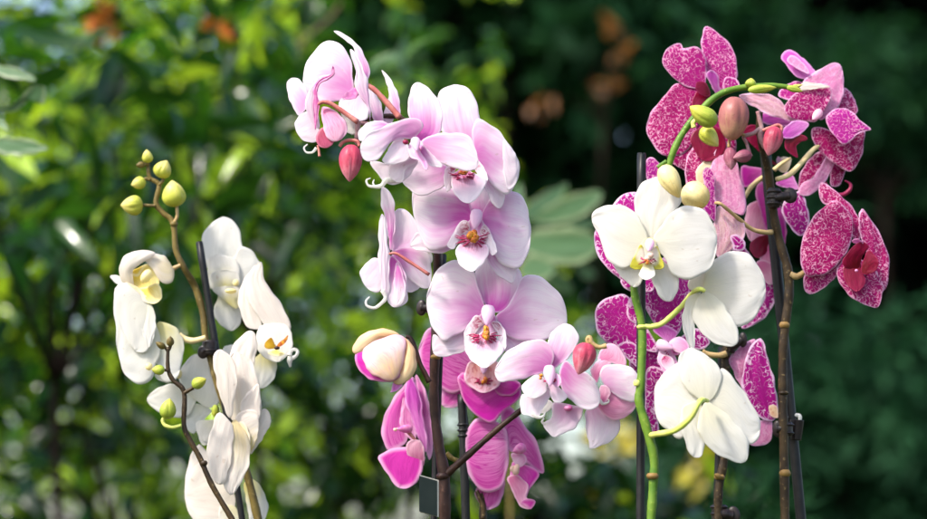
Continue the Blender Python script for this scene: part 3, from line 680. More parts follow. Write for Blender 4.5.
# ================================================================== white orchid on the bright green stem
p5 = plant('pure white orchid on a bright green arching stem, in front of the spotted magenta flowers', 651, 519, 1.77)
st = spike(p5, '800,90 783,86.5 760,86 733,89.5 713,99 690,123 674,150 662,190 645,235 634,283 642,328 641,380 639,400 646,426 654,458 653,490 651,519',
      [1.785]*6+[1.782,1.785,1.78]+[1.77]*8, [4, 5.5, 6.2, 6.6, 7, 7, 7, 7, 7.4, 7.8, 8.2, 8.4, 8.8, 9.4, 9.2, 9.2, 9.2], 'stem_green')
node_ring(st, 636.8, 383, 1.768, 7, 6, 'stalk_lime'); node_ring(st, 652.5, 476, 1.768, 12.5, 6, 'node'); node_ring(st, 642, 327, 1.769, 11, 4, 'stalk_lime')
bud(p5, O, (480, 270), (484, 232), 50, 1.78, 'bud_green', dz=0)
bud(p5, O, (470, 280), (585, 270), 42, 1.775, 'bud_green', dz=0)
bud(p5, O, (625, 268), (690, 286), 30, 1.78, 'bud_green', dz=0); bud(p5, O, (640, 272), (690, 258), 20, 1.785, 'bud_yellow', dz=0)
bud(p5, O, (285, 430), (352, 505), 80, 1.79, 'bud_yellow', dz=-0.2, label='yellow bud half hidden behind the green one')
bud(p5, O, (345, 415), (238, 345), 92, 1.772, 'bud_green', '262,400 252,412 255,430', 'stalk_lime', 5, 3, dz=-0.6, label='lime green bud on the arching stem')
# front-facing flower
f = Flower(p5, L, (315, 380), 1.75)
f.p('sepal', '325,378|275,280 256,212 272,150 318,116|362,108|420,142 446,200 402,265 362,325', 'white', 0.8, -0.5, 0.7, 0.2)
f.p('sepal', '295,420|200,420 178,470|250,545|287,525 305,468', 'white', 0.4, -0.5, 0.6, 0.5)
f.p('sepal', '330,430|318,490 358,585|395,604|418,585 436,520 390,455', 'white', 0.3, -0.5, 0.6, 0.25)
f.p('petal', '312,372|290,300 252,240 170,219 108,235|88,277|118,350 148,430 202,474 262,445', 'white', 0.4, -0.8, 0.9, 0.25)
f.p('petal', '330,368|372,290 440,228 512,228 564,280|587,350|577,432 540,492 470,518 408,492 372,425', 'white', 0.3, -0.8, 0.9, 0.2)
f.p('lip', '302,425|284,378 258,420|241,466|277,478 302,462', 'gold', -0.5, -0.5, 0.6, 1.0)
f.p('lip', '320,425|346,383 362,422|375,466|345,478 320,462', 'gold', -0.5, -0.5, 0.6, 1.0)
f.p('lip', '310,440|288,470 276,500|305,518|338,500 334,470', 'white', -1.2, -0.6, 0.6, 1.0)
f.p('lip', '320,350|282,375 280,440|312,470|345,440 345,375', 'white', -0.1, -0.4, 0.5, 0.7, z=-0.75); f.hood((320, 362), (314, 404), 40, 'column', -1.5); f.lumps((312, 428), 46, 40, 'peach', 8, -1.7); f.lumps((306, 445), 26, 24, 'orange', 4, -1.9); f.fringe((310, 440), 36, 22, -1.8, 4)
bud(p5, L, (450, 150), (550, 215), 118, 1.768, 'bud_cream', seams=2, dz=-0.2, prof='round', label='round cream bud behind the yellow one')
bud(p5, L, (368, 62), (438, 192), 96, 1.742, 'bud_cream', '350,70 362,60 385,45', 'stem_green', 4, 3, label='pale yellow bud above the front white flower')
# the two seen from behind
f = Flower(p5, M, (535, 165), 1.765)
f.p('petal', '535,165|475,155 478,108|530,55|600,50 580,110', 'white', 0.2, -0.4, 0.5, 0.3)
f.p('petal', '536,165|538,92 574,40 640,4 712,19 757,70|780,142|770,212 732,272 682,307 612,292 560,222', 'white', 0.2, -0.8, 0.9, 0.35)
f.p('sepal', '522,170|470,192 449,260 454,330|490,396|500,332 494,262 508,202', 'white', -0.3, -0.6, 0.7, 0.35)
f.p('sepal', '533,168|490,240 508,310 570,366 622,385|662,377|674,340 652,280 602,205', 'white', -0.2, -0.9, 0.9, 0.3)
f.stalk('300,306 330,305 372,290 440,230 490,172 518,156 538,164', [1.768]*5 + [1.752, 1.752], [5, 5.5, 5.5, 5.5, 5.5, 5, 4], 'stalk_lime')
f = Flower(p5, N, (535, 240), 1.745)
f.p('petal', '520,250|460,150 430,91 378,130 342,180|337,230|348,312 400,372 446,391 482,320', 'white', 0.4, -0.7, 0.8, 0.1)
f.p('petal', '550,240|588,180 604,113 652,150 702,220 752,300|760,342|752,392 715,414 650,350 590,282', 'white', 0.4, -0.7, 0.8, 0.2)
f.p('sepal', '532,243|470,200 434,130 439,58|486,31|542,60 598,110 604,162 572,232', 'white', 0.2, -0.8, 0.9, 0.25)
f.p('sepal', '522,248|450,268 443,340 464,420|490,464|527,460 537,400 517,330', 'white', 0.1, -0.7, 0.8, 0.4)
f.p('sepal', '540,248|513,310 518,380 570,442 632,477|690,489|714,450 702,380 642,310 582,265', 'white', 0.1, -0.9, 0.9, 0.3)
f.stalk('325,380 355,374 420,360 480,312 508,262 525,240 548,242', [1.765, 1.745, 1.728, 1.718, 1.714, 1.718, 1.73], [6, 6, 6, 5.8, 5.5, 5.5, 4], 'stalk_lime')

# ================================================================== white orchid on the left, with yellow buds
p1 = plant('creamy white orchid with round yellow buds at its tip, clipped to a black stake', 255, 519, 1.905)
st = spike(p1, '148,158 148,166 150,178 159,185 156,203 163,213 173,223 176,250 184,268 195,287 203,313 206,340 214,372 230,425 247,474 258,519',
      [1.895]*9+[1.903]*7, [3.5, 4, 4.5, 5, 5.5, 5.5, 6, 6, 6.5, 7, 7, 7, 7, 7, 8, 8.5], 'stem_olive')
node_ring(st, 174, 224, 1.894, 8, 5, 'stem_olive')
for b_, t_, w_, s_ in (((275, 150), (308, 82), 80, '275,180 290,165 292,150'), ((340, 268), (328, 160), 104, '335,330 348,305 346,262'),
                       ((212, 262), (122, 260), 90, '262,262 240,262 208,260'), ((222, 165), (164, 180), 56, '240,160 222,155 215,165'),
                       ((232, 92), (226, 38), 48, '232,100 232,88 231,80'), ((218, 98), (184, 102), 30, '232,98 215,98 200,100')):
    bud(p1, H, b_, t_, w_, 1.893, 'bud_yellow' if w_ > 32 else 'stem_olive', s_, 'stem_olive' if w_ < 100 else 'stalk_tan', 3.4, 3)
# half-closed yellowish flower
f = Flower(p1, I, (210, 200), 1.890)
f.p('sepal', '142,212|112,182|81,186|112,218', 'white', 0.3, tint=0)
f.p('petal', '330,150|298,105 250,94|195,95|245,150 282,206 326,210 336,172', 'blush', -0.4, -2.2, 3.0, 0.5)
f.p('lip', '190,180|150,170 152,215 200,250|245,262|278,215 262,160 225,135', 'yellow', -0.3, 0.6, -0.4)
f.p('petal', '165,250|124,195 118,140 150,96|212,81|262,94 215,128 170,165 180,235', 'blush', -0.6, -2.4, 3.2, 0.35)
f.p('lip', '200,232|170,250 215,286|258,293|287,270 274,215 232,226', 'yellow', -0.8, -0.6, 0.7)
f.blob('column', (225, 185), 60, 40, 'yellow', -1.6, 1.0)
f.p('lip', '185,225|140,210 165,250 215,285|238,292|225,262', 'blush', -0.5, -0.6, 0.7, 0.6)
f.stalk('325,158 345,148 362,140', 1.893, [6, 4, 4], 'stalk_tan')
# large white flower at the left edge
f = Flower(p1, I, (220, 380), 1.885)
f.p('sepal', '280,560|258,580 275,600|322,606|335,590 300,560', 'white', 0.3, tint=0.4)
f.p('petal', '268,375|312,374 352,400 374,450|368,520|345,592 290,602 265,500', 'white', 0.3, -0.6, 0.8, 0.9)
f.p('petal', '272,400|180,250 112,222 96,290 104,420|120,520|150,592 202,614 246,592 276,500', 'white', 0.2, -0.9, 1.0, 0.25)
f.p('petal', '252,312|202,262 150,213 112,220 97,270 108,360|178,480|237,474 248,400', 'white', -0.4, -0.9, 1.1, 0.15)
f.p('petal', '232,290|215,330 205,390|235,470|262,400 258,330', 'white', -0.4, -0.5, 0.5, 0.2)
f.blob('callus', (235, 545), 30, 30, 'yellow', -1.2)
f.stalk('355,420 372,432 410,442 462,430', 1.890, [7, 6.5, 6, 5.5], 'stalk_cream')
# upper right pair
f = Flower(p1, I, (550, 220), 1.920)
f.p('sepal', '530,230|500,300 498,350|560,402|600,370 604,300 570,240', 'white', 0.4, -0.5, 0.7, 0.6)
f.p('sepal', '540,210|452,130 442,60 462,0|530,-52|587,-16 607,60 590,150', 'white', 0.5, -0.7, 0.9, 0.1)
f.p('petal', '555,210|588,80 630,73 670,115|684,165|655,255 602,305 556,265', 'white', 0.4, -0.6, 0.7, 0.1)
f.p('petal', '535,235|475,230 470,150 478,108|520,98|580,118 600,180 575,235', 'white', -0.1, -0.6, 0.8, 0.8)
f.p('lip', '545,235|480,232 478,180|520,160|585,165 598,215', 'white', -0.6, -0.6, 0.8, 1.0)
f.p('lip', '560,300|490,240 500,230|560,225|600,240 592,310', 'white', -0.5, -0.6, 0.8, 0.8)
f.blob('callus', (582, 210), 24, 26, 'yellow', -1.8); f.blob('callus', (562, 244), 46, 20, 'yellow', -1.8)
f = Flower(p1, I, (720, 400), 1.895)
f.p('petal', '662,396|620,378 594,300 597,240|640,168|660,270 678,340 684,384', 'blush', 0.4, -0.6, 0.8, 0.0)
f.p('sepal', '692,488|655,520 648,600|680,632|722,610 745,560 738,508', 'white', 0.4, -0.5, 0.7, 0.9)
f.p('petal', '725,402|640,300 618,220 644,160|684,127|696,200 752,280 804,392', 'blush', -0.1, -0.8, 1.0, 0.0)
f.p('lip', '738,372|678,388 662,450 690,505|752,526|802,482 807,420 782,380', 'white', -0.8, -1.0, 1.1, 0.1)
f.p('lip', '742,470|706,474 697,454|722,430|736,452', 'goldspot', -0.4, -0.3, 0.4, z=-1.9)
f.p('lip', '745,470|752,452 778,432|790,420|786,440 768,460', 'orange', -0.4, -0.3, 0.4, z=-1.895)
f.p('lip', '742,475|710,490 740,502|770,500|775,490', 'yellow', -0.4, -0.3, 0.4, z=-1.895)
f.blob('callus', (746, 471), 22, 16, 'stem_dark', -2.6)
f.tendril('795,500 800,485 815,476 828,484 824,500 808,512 797,520 800,545', [6, 4, 3.2, 3.2, 3.2, 4, 5, 2], 'white', -1.6)
f.tendril('800,505 797,525 800,547', [6, 5, 2], 'white', -1.6)
# white flower behind the small green-budded spike
f = Flower(p1, J, (420, 300), 1.920)
f.p('sepal', '560,160|530,130 540,105|580,100|610,120 590,160', 'white', 0.3, tint=0)
f.p('petal', '420,335|368,390 386,432|415,452|452,402 484,360', 'white', 0.5, -0.5, 0.7, 0.2)
f.p('petal', '425,280|350,258 290,262|228,312|268,362 342,388 402,372', 'white', 0.3, -0.6, 0.8, 0.15)
f.p('petal', '425,320|372,270 356,215 385,165|420,136|472,152 504,210 522,310 482,352', 'white', 0.1, -0.7, 0.8, 0.15)
f.blob('callus', (352, 215), 30, 40, 'yellow', -0.9); f.blob('callus', (500, 362), 30, 50, 'bud_green', -1.4)
f.p('lip', '500,400|430,405 425,440|455,485|500,470 520,430', 'white', -0.2, -0.6, 0.7, 0.3)
# low flower at the foot of the picture
f = Flower(p1, KK, (480, 400), 1.920)
f.p('petal', '535,378|545,450 562,530|612,525|631,470 612,408 572,358', 'white', 0.3, -0.6, 0.7, 1.0)
f.p('petal', '485,400|390,258 350,218 308,320|298,420|318,500 380,565 462,565 502,470', 'blush', 0.3, -0.7, 0.9, 0.1)
f.p('petal', '500,470|440,470 440,540|490,590|520,540', 'white', 0.0, -0.6, 0.8, 0.5)
f.p('lip', '415,180|352,145 358,205|378,225|412,205', 'white', -0.2, -0.5, 0.6, 0.1)
# the big drooping flower in front
f = Flower(p1, KK, (510, 100), 1.870)
f.p('petal', '560,255|578,160 602,88 626,82|642,130|612,192 577,242', 'blush', 0.5, -0.5, 0.6, 0.1)
f.p('petal', '600,345|572,220 558,140 595,72|642,43|667,80 656,180 655,270', 'blush', 0.6, -0.7, 0.9, 0.6, fr=J)
f.p('petal', '605,430|545,355 525,265 540,180|585,125|645,160 674,265 682,390', 'blush', 0.4, -0.6, 0.8, 0.2, fr=J)
f.p('petal', '535,125|520,60 555,10|592,-20|600,40 597,120 570,150', 'blush', 0.1, -0.6, 0.8, 0.0)
f.p('petal', '530,250|500,118 540,86 585,88|594,150|575,230', 'blush', -0.1, -0.7, 0.8, 1.1)
f.p('lip', '520,130|500,160 520,230|550,262|560,200 545,150', 'cream', -0.4, -0.5, 0.5)
f.p('petal', '492,125|458,250 452,380|490,420|542,335 562,240 535,165', 'blush', -0.2, -0.9, 0.9, 0.7)
f.p('petal', '478,130|430,98 388,230 398,335|430,378|465,362 488,250 492,160', 'blush', -0.4, -0.8, 0.9, 0.0)
f.p('petal', '560,392|528,330 508,260 493,180 497,135|524,118|572,160 588,222 577,320', 'blush', -0.4, -0.9, 0.9, 0.0, ruf=0.08, fr=J)

# ================================================================== small side spike with green buds
p2 = plant('thin bare flower spike with tiny green buds, in front of the creamy white orchid', 232, 519, 1.88)
st = spike(p2, '168,347 168,368 173,380 184,392 184,425 190,440 200,458 212,485 232,519', 1.835, [3.5, 4.2, 4.6, 5, 5, 5.2, 5.5, 5.5, 5.8], 'stem_moss')
node_ring(st, 204, 463, 1.834, 7, 5, 'stem_moss')
bud(p2, J, (320, 104), (321, 64), 34, 1.835, 'stem_olive', '315,120 320,105 320,95', 'stem_moss', 3.4, 0); bud(p2, J, (300, 112), (262, 88), 30, 1.835, 'stem_olive', '312,130 302,112 290,105', 'stem_moss', 3, 0)
bud(p2, J, (298, 200), (246, 198), 46, 1.833, 'bud_green', '312,202 300,200 295,198', 'stem_moss', 3, 3)
bud(p2, J, (408, 262), (464, 236), 54, 1.833, 'bud_green', '376,292 392,282 412,270', 'stem_moss', 4, 3)
bud(p2, J, (306, 395), (318, 312), 72, 1.831, 'bud_green', '365,420 330,428 300,420 290,400 300,388', 'stalk_lime', 3.6, 3)
# ================================================================== spotted magenta orchid on the right-hand stem
p6 = plant('tall spotted magenta orchid with dusky buds, clipped twice to the long black stake', 785, 519, 1.865)
st = spike(p6, '760,112 759,130 762,145 767,165 770,185 774,215 780,242 788,270 789,295 786,320 783,355 783,400 784,450 785,519',
      [1.83, 1.835, 1.84, 1.845, 1.85, 1.855]+[1.858]*8, [6, 7, 7.5, 8.5, 9, 9, 9, 9.5, 9.5, 9, 9, 9, 9.5, 9.5], 'stem_moss')
node_ring(st, 784.5, 325, 1.857, 11, 6); node_ring(st, 785, 473, 1.857, 11.5, 7); node_ring(st, 783.5, 393, 1.857, 10.5, 4, 'stem_moss')
ptube(p6, 'branch', S, '400,335 425,345 455,330 470,320', 1.855, [6, 6.5, 5.5, 4], MAT['stalk_tan'])
ptube(p6, 'branch', Q, '300,430 280,385 285,350 278,318 270,285', 1.828, [6, 6, 5, 4.5, 4], MAT['stalk_mauve'])
ptube(p6, 'branch', Q, '285,350 255,372 215,386 225,410 238,450', 1.828, [4.5, 4.5, 4, 3.5, 3.5], MAT['stalk_mauve'])
bud(p6, Q, (182, 228), (165, 402), 134, 1.818, 'bud_dusk', seams=2, dz=-0.3, prof=lambda t: max(0.0, math.sin(math.pi*t**0.9))**0.52*(1 - 0.10*t), label='largest dusky pink bud under the green stem')
bud(p6, Q, (345, 348), (312, 462), 92, 1.82, 'bud_rose', '290,362 325,348 352,340 366,350 362,375', 'stalk_red', 3.4, 3, label='rose bud beside the top of the right-hand stem')
bud(p6, R, (160, 150), (165, 240), 62, 1.825, 'bud_plum', '220,100 185,95 160,112 155,150', 'stalk_tan', 3.4, 2)
bud(p6, R, (245, 178), (172, 192), 58, 1.82, 'bud_plum', '228,140 235,165 245,185', 'stalk_mauve', 3.5, 2)
# top left flower
f = Flower(p6, O, (320, 290), 1.855)
f.p('sepal', '390,90|330,30 300,55|312,125|350,120 380,100', 'spot', 0.5, tint=1.0, fr=L)
f.p('sepal', '332,258|300,190 285,110 290,50|308,26|362,60 412,120 429,190 418,248 372,278', 'spot', 0.7, -0.6, 0.6, 0.5)
f.p('petal', '300,360|170,440 118,520|262,620|385,590 425,500 382,420', 'spot', 0.2, -0.6, 0.7, 0.0)
f.p('petal', '285,295|202,250 130,310 80,380|66,442|98,505 150,545 232,520 280,400', 'spot', 0.3, -0.9, 0.8, 0.1)
f.p('petal', '292,272|215,262 158,215 128,160 150,114|198,93|218,118 262,105 302,150 304,215', 'spot', 0.1, -0.8, 0.8, 0.4)
f.p('petal', '385,290|370,262 385,228|422,235|438,262 420,285', 'spot', 0.2, -0.4, 0.5, 0.6)
f.p('lip', '325,312|282,268 246,330|262,348|305,350', 'redlip', -0.4, -0.5, 0.6)
f.p('lip', '300,420|240,470|290,560|370,540 380,470 350,430', 'redlip', -0.3, -0.6, 0.7)
f.p('lip', '352,308|320,255 304,215|325,201|350,220 358,268 372,298', 'purple', -1.0, -0.7, 0.8)
f.p('lip', '320,290|300,250 268,248|262,275|285,300 310,305', 'redlip', -0.6, -0.7, 0.8)
# flower seen from behind at the middle, dusty pink
f = Flower(p6, L, (590, 220), 1.84)
f.p('petal', '590,215|556,120 575,20|615,-40|664,50 698,170 694,262 642,242', 'dusty', 0.5, -0.7, 0.8, 0.1)
f.p('sepal', '590,225|573,300 578,400|602,432|662,382 698,340 694,290 642,248', 'dusty', 0.4, -0.7, 0.8, 1.0)
f.p('petal', '575,285|528,222 540,150 528,100|545,70|577,95 581,180 583,250', 'spot', -0.3, -0.6, 0.7, 1.0)
f.p('petal', '520,250|470,150 460,60|500,-20|560,0 570,120', 'spot', 0.3, -0.5, 0.6, 0.0, z=0.6)
f.p('petal', '510,130|505,80 540,40|575,30|590,90 560,130', 'cream', 0.2, -0.4, 0.5, z=0.3)
f.p('petal', '640,345|650,380 655,400|690,400|700,370 670,340', 'dot', 0.2, tint=0.5)
f.stalk('580,212 600,215 650,255 720,312 770,328 806,328', [1.832, 1.828, 1.835, 1.845, 1.85, 1.855], [3, 3.6, 4, 4.4, 4.8, 5.5], 'stalk_tan')
# flower hidden behind the stem
f = Flower(p6, R, (290, 330), 1.91)
f.p('sepal', '345,370|340,460|375,545|385,470 370,400', 'maglip', 0.4, -0.5, 0.6)
f.p('petal', '300,365|250,368 225,400 220,475|245,525|292,505 312,440', 'rosepetal', 0.5, -0.6, 0.7)
f.p('petal', '310,285|262,310 278,400|305,482|322,420 320,340', 'maglip', 0.1, -0.5, 0.6)
f.p('petal', '292,240|240,226 203,230|214,307|262,288', 'maglip', 0.1, -0.5, 0.6)
f.p('petal', '345,215|210,100 260,60|300,130|300,160 310,200', 'redlip', 0.3, -0.5, 0.6)
f.p('lip', '310,500|250,520 240,560|270,590|310,560', 'redlip', -0.4, -0.6, 0.7)
f.p('lip', '320,530|280,580 290,640|330,690|345,620 345,560', 'rosepetal', -0.2, -0.6, 0.7)
f.p('petal', '215,545|180,520 165,545|185,580|250,600', 'dot', -0.1, -0.4, 0.5)
f.p('petal', '350,235|362,190 395,192|405,200|385,250', 'cream', -0.2, -0.5, 0.6)
f.p('sepal', '350,215|345,200|352,186|366,200', 'column', -0.3, -0.3, 0.3)
f.stalk('300,262 265,288 240,312 218,350', 1.89, [5, 5, 5, 4], 'stalk_cream')
f.stalk('335,240 365,215 402,192', 1.88, [5, 4, 2.5], 'stalk_cream')
# flower at the top right
f = Flower(p6, Q, (500, 315), 1.868)
f.p('petal', '400,240|355,225 365,195|420,165|455,180 440,230', 'spot', 0.8, -0.5, 0.5, 0.6)
f.p('sepal', '592,292|598,230 611,193|642,212|670,280 645,300', 'spot', 0.9, -0.5, 0.5, 0.0)
f.p('sepal', '490,150|432,152 385,102 364,68|392,40|436,60 498,122', 'purple', 0.6, -0.8, 0.9)
f.p('sepal', '470,135|420,110 388,85|402,62|430,72 470,115', 'dusty', 0.4, -0.4, 0.5, 0.0, z=-0.9)
f.p('petal', '560,362|488,350 500,420 562,482|640,525|684,462 696,400 692,362 622,405', 'spot', 0.4, -0.7, 0.8, 0.0)
f.p('sepal', '510,312|448,180 500,130 556,96 592,93|607,118|615,180 602,252 552,302', 'dusty', 0.4, -0.7, 0.8, 0.0)
f.p('petal', '430,322|340,228 262,213|196,224|262,272 330,305', 'dusty', -0.2, -0.6, 0.8, 0.9)
f.p('petal', '440,325|320,290 280,300|290,330|370,345', 'purple', 0.0, -0.5, 0.6, z=0.2)
f.p('petal', '480,327|400,312 378,260 438,200 500,172|558,186|564,230 534,292 504,324', 'spot', -0.3, -0.9, 0.9, 0.2)
f.p('petal', '440,200|458,168|558,186|500,196', 'blush', -0.3, -0.3, 0.4, 0.0, z=-1.6)
f.p('lip', '472,332|420,322 372,355|366,388|412,392 458,362', 'purple', -0.5, -0.6, 0.7)
f.p('petal', '542,312|590,272 642,284 690,330|724,358|682,368 642,402 610,417 568,372', 'spot', -0.6, -0.7, 0.8, 1.0)
f.p('lip', '430,375|380,400 385,440|430,470|425,420 470,395', 'redlip', 0.2, -0.5, 0.6)
f.hood((520, 285), (490, 318), 40, 'rosepetal', -1.8)
# folded flower in the middle right
f = Flower(p6, R, (470, 300), 1.88)
f.p('petal', '560,292|568,220 606,196|640,170|614,262 602,295 575,307', 'spot', 0.3, -0.5, 0.6, 0.0)
f.p('sepal', '430,302|395,248 345,288|360,305|425,318', 'purple', 0.3, -0.4, 0.5)
f.p('petal', '432,345|440,258 475,198 527,162|553,188|520,240 462,300', 'spot', 0.2, -0.5, 0.6, 0.0)
f.p('sepal', '425,328|368,378 382,442|436,502|472,472 474,410 450,335', 'dot', 0.1, -0.7, 0.8, 0.5)
f.p('petal', '436,336|450,290 492,268 545,185|580,168|572,224 532,294 482,338', 'dusty', -0.4, -0.6, 0.8, 0.0)
f.p('lip', '600,245|612,170|645,190|648,222 622,240', 'redlip', 0.0, -0.6, 0.7)
f.tendril('535,290 550,320 580,338 612,338 638,318 640,296 618,282', [5, 6, 5, 4.5, 4, 3, 1.5], 'redlip', -0.6)
f.stalk('516,142 490,160 455,200 400,256 345,278', [1.865, 1.862, 1.86, 1.855, 1.852], [4, 5, 5.5, 5.5, 5], 'stalk_cream')
# hanging flower at the far right
f = Flower(p6, S, (650, 230), 1.85)
f.p('sepal', '662,212|600,68 542,62 516,22|525,-30|600,20 662,90 684,152', 'spot', 0.6, -0.6, 0.6, 0.0)
f.p('sepal', '602,268|470,328 455,390|480,416|532,392 584,342', 'spot', 0.4, -0.6, 0.6, 0.2)
f.p('petal', '690,215|673,140 677,95|692,77|742,150 783,230 798,300 770,406 730,295', 'spot', 0.5, -0.6, 0.7, 0.0)
f.p('sepal', '642,268|588,308 598,372 650,432|745,470|768,410 772,380 722,300', 'spot', 0.1, -0.7, 0.8, 0.1)
f.p('petal', '635,225|652,130 620,72 570,43 508,90 458,170|441,242|448,312 480,348 542,333 594,292', 'spot', 0.1, -0.9, 0.9, 0.0)
f.p('lip', '665,280|612,310 622,370|665,405|700,372 690,320', 'redlip', -0.7, -0.7, 0.8)
f.p('lip', '668,322|608,295 638,240|680,208|715,225 690,262', 'redlip', -0.8, -0.9, 0.9)
f.p('lip', '682,325|695,270 716,240|752,282|742,322 705,338', 'redlip', -0.8, -0.8, 0.9)
f.p('petal', '655,212|648,200|672,196|692,214', 'maglip', -0.8, -0.4, 0.5)
f.blob('callus', (664, 322), 14, 12, 'pinkcol', -2.2)

# ================================================================== fleck-edged magenta orchid behind the white one
p7 = plant('magenta orchid with solid dark petals edged in pale flecks, mostly hidden behind the white orchid', 718, 519, 1.885)
st = spike(p7, '726,345 725,356 726,370 728,400 727,430 724,460 719,488 718,519', [1.875]*8, [6, 7.5, 8, 8, 8, 8.5, 8.5, 8.5], 'stem_moss')
node_ring(st, 719.5, 477, 1.873, 11, 5, 'node'); node_ring(st, 725.5, 355, 1.873, 10, 7, 'stem_moss')
ptube(p7, 'branch', M, '625,412 600,420 560,418 528,405', 1.868, [6.5, 6, 5.5, 5], MAT['stalk_tan'])
bud(p7, T, (322, 352), (296, 340), 24, 1.868, 'node', seams=0, name='bract')
f = Flower(p7, M, (385, 370), 1.87)
f.p('sepal', '378,400|320,378 258,395 236,450|258,525|330,545 376,475', 'dot', 0.5, -0.5, 0.6, 0.2)
f.p('sepal', '372,480|310,470 298,600 308,705|352,738|352,680 342,600 376,520', 'dot', 0.6, -0.5, 0.6, 0.2)
f.p('sepal', '388,345|310,252 298,120 370,30|425,40|490,130 468,240 432,335', 'dot', 0.7, -0.6, 0.7, 0.3)
f.p('petal', '440,352|500,312 535,330|558,370|520,398 470,382', 'dot', 0.4, -0.5, 0.6, 0.3)
f.p('petal', '352,402|302,300 232,184 160,187 108,225|100,270|118,342 170,383 262,392', 'dot', 0.3, -0.8, 0.8, 0.2)
f.p('petal', '282,292|238,280 226,232|245,186|275,200 290,240', 'dot', 0.1, -0.5, 0.6, 0.2)
f.p('petal', '275,470|235,440 190,388|225,365|265,380 275,430', 'dot', 0.2, -0.5, 0.6, 0.2)
f.p('petal', '395,365|340,330 330,305|380,300|430,330', 'purple', 0.0, -0.5, 0.6)
f.p('lip', '368,390|352,415 352,450|388,495|432,475 412,410', 'column', -0.7, -0.7, 0.8)
f.p('lip', '395,370|432,346 468,366|474,402|440,412 408,398', 'column', -0.7, -0.7, 0.8)
f.p('lip', '400,380|405,410 425,420|455,400|450,375 420,368', 'maglip', -0.3, -0.4, 0.5)
f.hood((350, 372), (412, 394), 46, 'column', -1.7); f.fringe((405, 402), 40, 30, -1.6, 4); f.p('lip', '372,420|362,450 390,488|418,470|408,430', 'lip', -0.3, -0.6, 0.7, 0.9, z=-1.5)
f = Flower(p7, L, (350, 340), 1.84)
f.p('petal', '355,350|300,200 230,166 176,215|98,330|118,430 188,508 242,555 325,480', 'dot', 0.3, -0.5, 0.6, 0.2)
f.p('sepal', '330,480|205,515|240,563|330,560', 'dot', 0.3, -0.3, 0.4, 0.2)
f = Flower(p7, M, (760, 160), 1.90)
f.p('petal', '770,110|772,200 690,292|700,314|784,264 817,200 818,140', 'dot', 0.4, -0.6, 0.7, 0.4)
f.p('lip', '762,40|735,65 755,100|800,140|820,100 805,55', 'rosepetal', -0.2, -0.6, 0.7)
f = Flower(p7, N, (795, 300), 1.875)
f.p('petal', '705,225|643,110 638,70|690,18|740,0 705,110 698,190', 'dusty', 0.6, -0.5, 0.6, 0.0)
f.p('sepal', '782,318|740,332 712,400|735,422|792,412 808,372 805,322', 'dusty', 0.3, -0.5, 0.6, 0.0)
f.p('petal', '812,322|740,292 690,192 690,120 714,40|760,-7|787,60 812,150 830,252', 'dot', 0.0, -0.9, 0.8, 0.2)
f.p('lip', '800,300|795,262|825,265|830,310', 'peach', -0.2, -0.4, 0.5)
f.tendril('840,315 905,300 918,310 912,335', [3, 4, 4, 3], 'white', 0.8)

# ================================================================== stakes, clips and the tag
def stake(label, x0, y0, x1, y1, D, w, grp='black support stakes behind the orchids', rib=False):
    a = P(x0, y0, D); b = P(x1, y1, D); dirv = (b - a); g = a + dirv*(a.z/(a.z - b.z)) + Vector((0, 0, -0.02))
    o = tube(None, 'support_stake', [a, a.lerp(b, 0.05), b, g], w*K*D/2, MAT['black'], loc=g, sides=16, per=4)
    tag(o, label, 'stake', grp)
    if rib:
        for yy in (rib if isinstance(rib, tuple) else ()):
            t = (yy - y0)/(y1 - y0); c = a.lerp(b, t)
            lathe(o, 'rib', c + Vector((0, 0, 0.0012)), c - Vector((0, 0, 0.0012)), (w+3)*K*D, MAT['black'], lambda t: 0.8 + 0.2*math.sin(math.pi*t), nr=6, ns=16)
    return o
stake('black stake with a cut top beside the left white orchid', 200.5, 250, 242, 519, 1.90, 7)
stake('thin black stake close behind the dark forked stem', 442.5, 262, 434, 519, 1.842, 7.5)
stake('ribbed black stake behind the low magenta orchid', 462, 398, 466, 519, 1.895, 9, rib=(425, 430.5, 436))
stake('tall flat-topped black stake behind the bright green stem', 641.5, 164, 640.5, 519, 1.80, 9)
stake('long leaning black stake at the right, behind the tall spotted orchid', 763, 128, 801, 519, 1.885, 11)
stake('short black stake behind the white flower seen from the back', 722, 352, 716.5, 519, 1.895, 8)

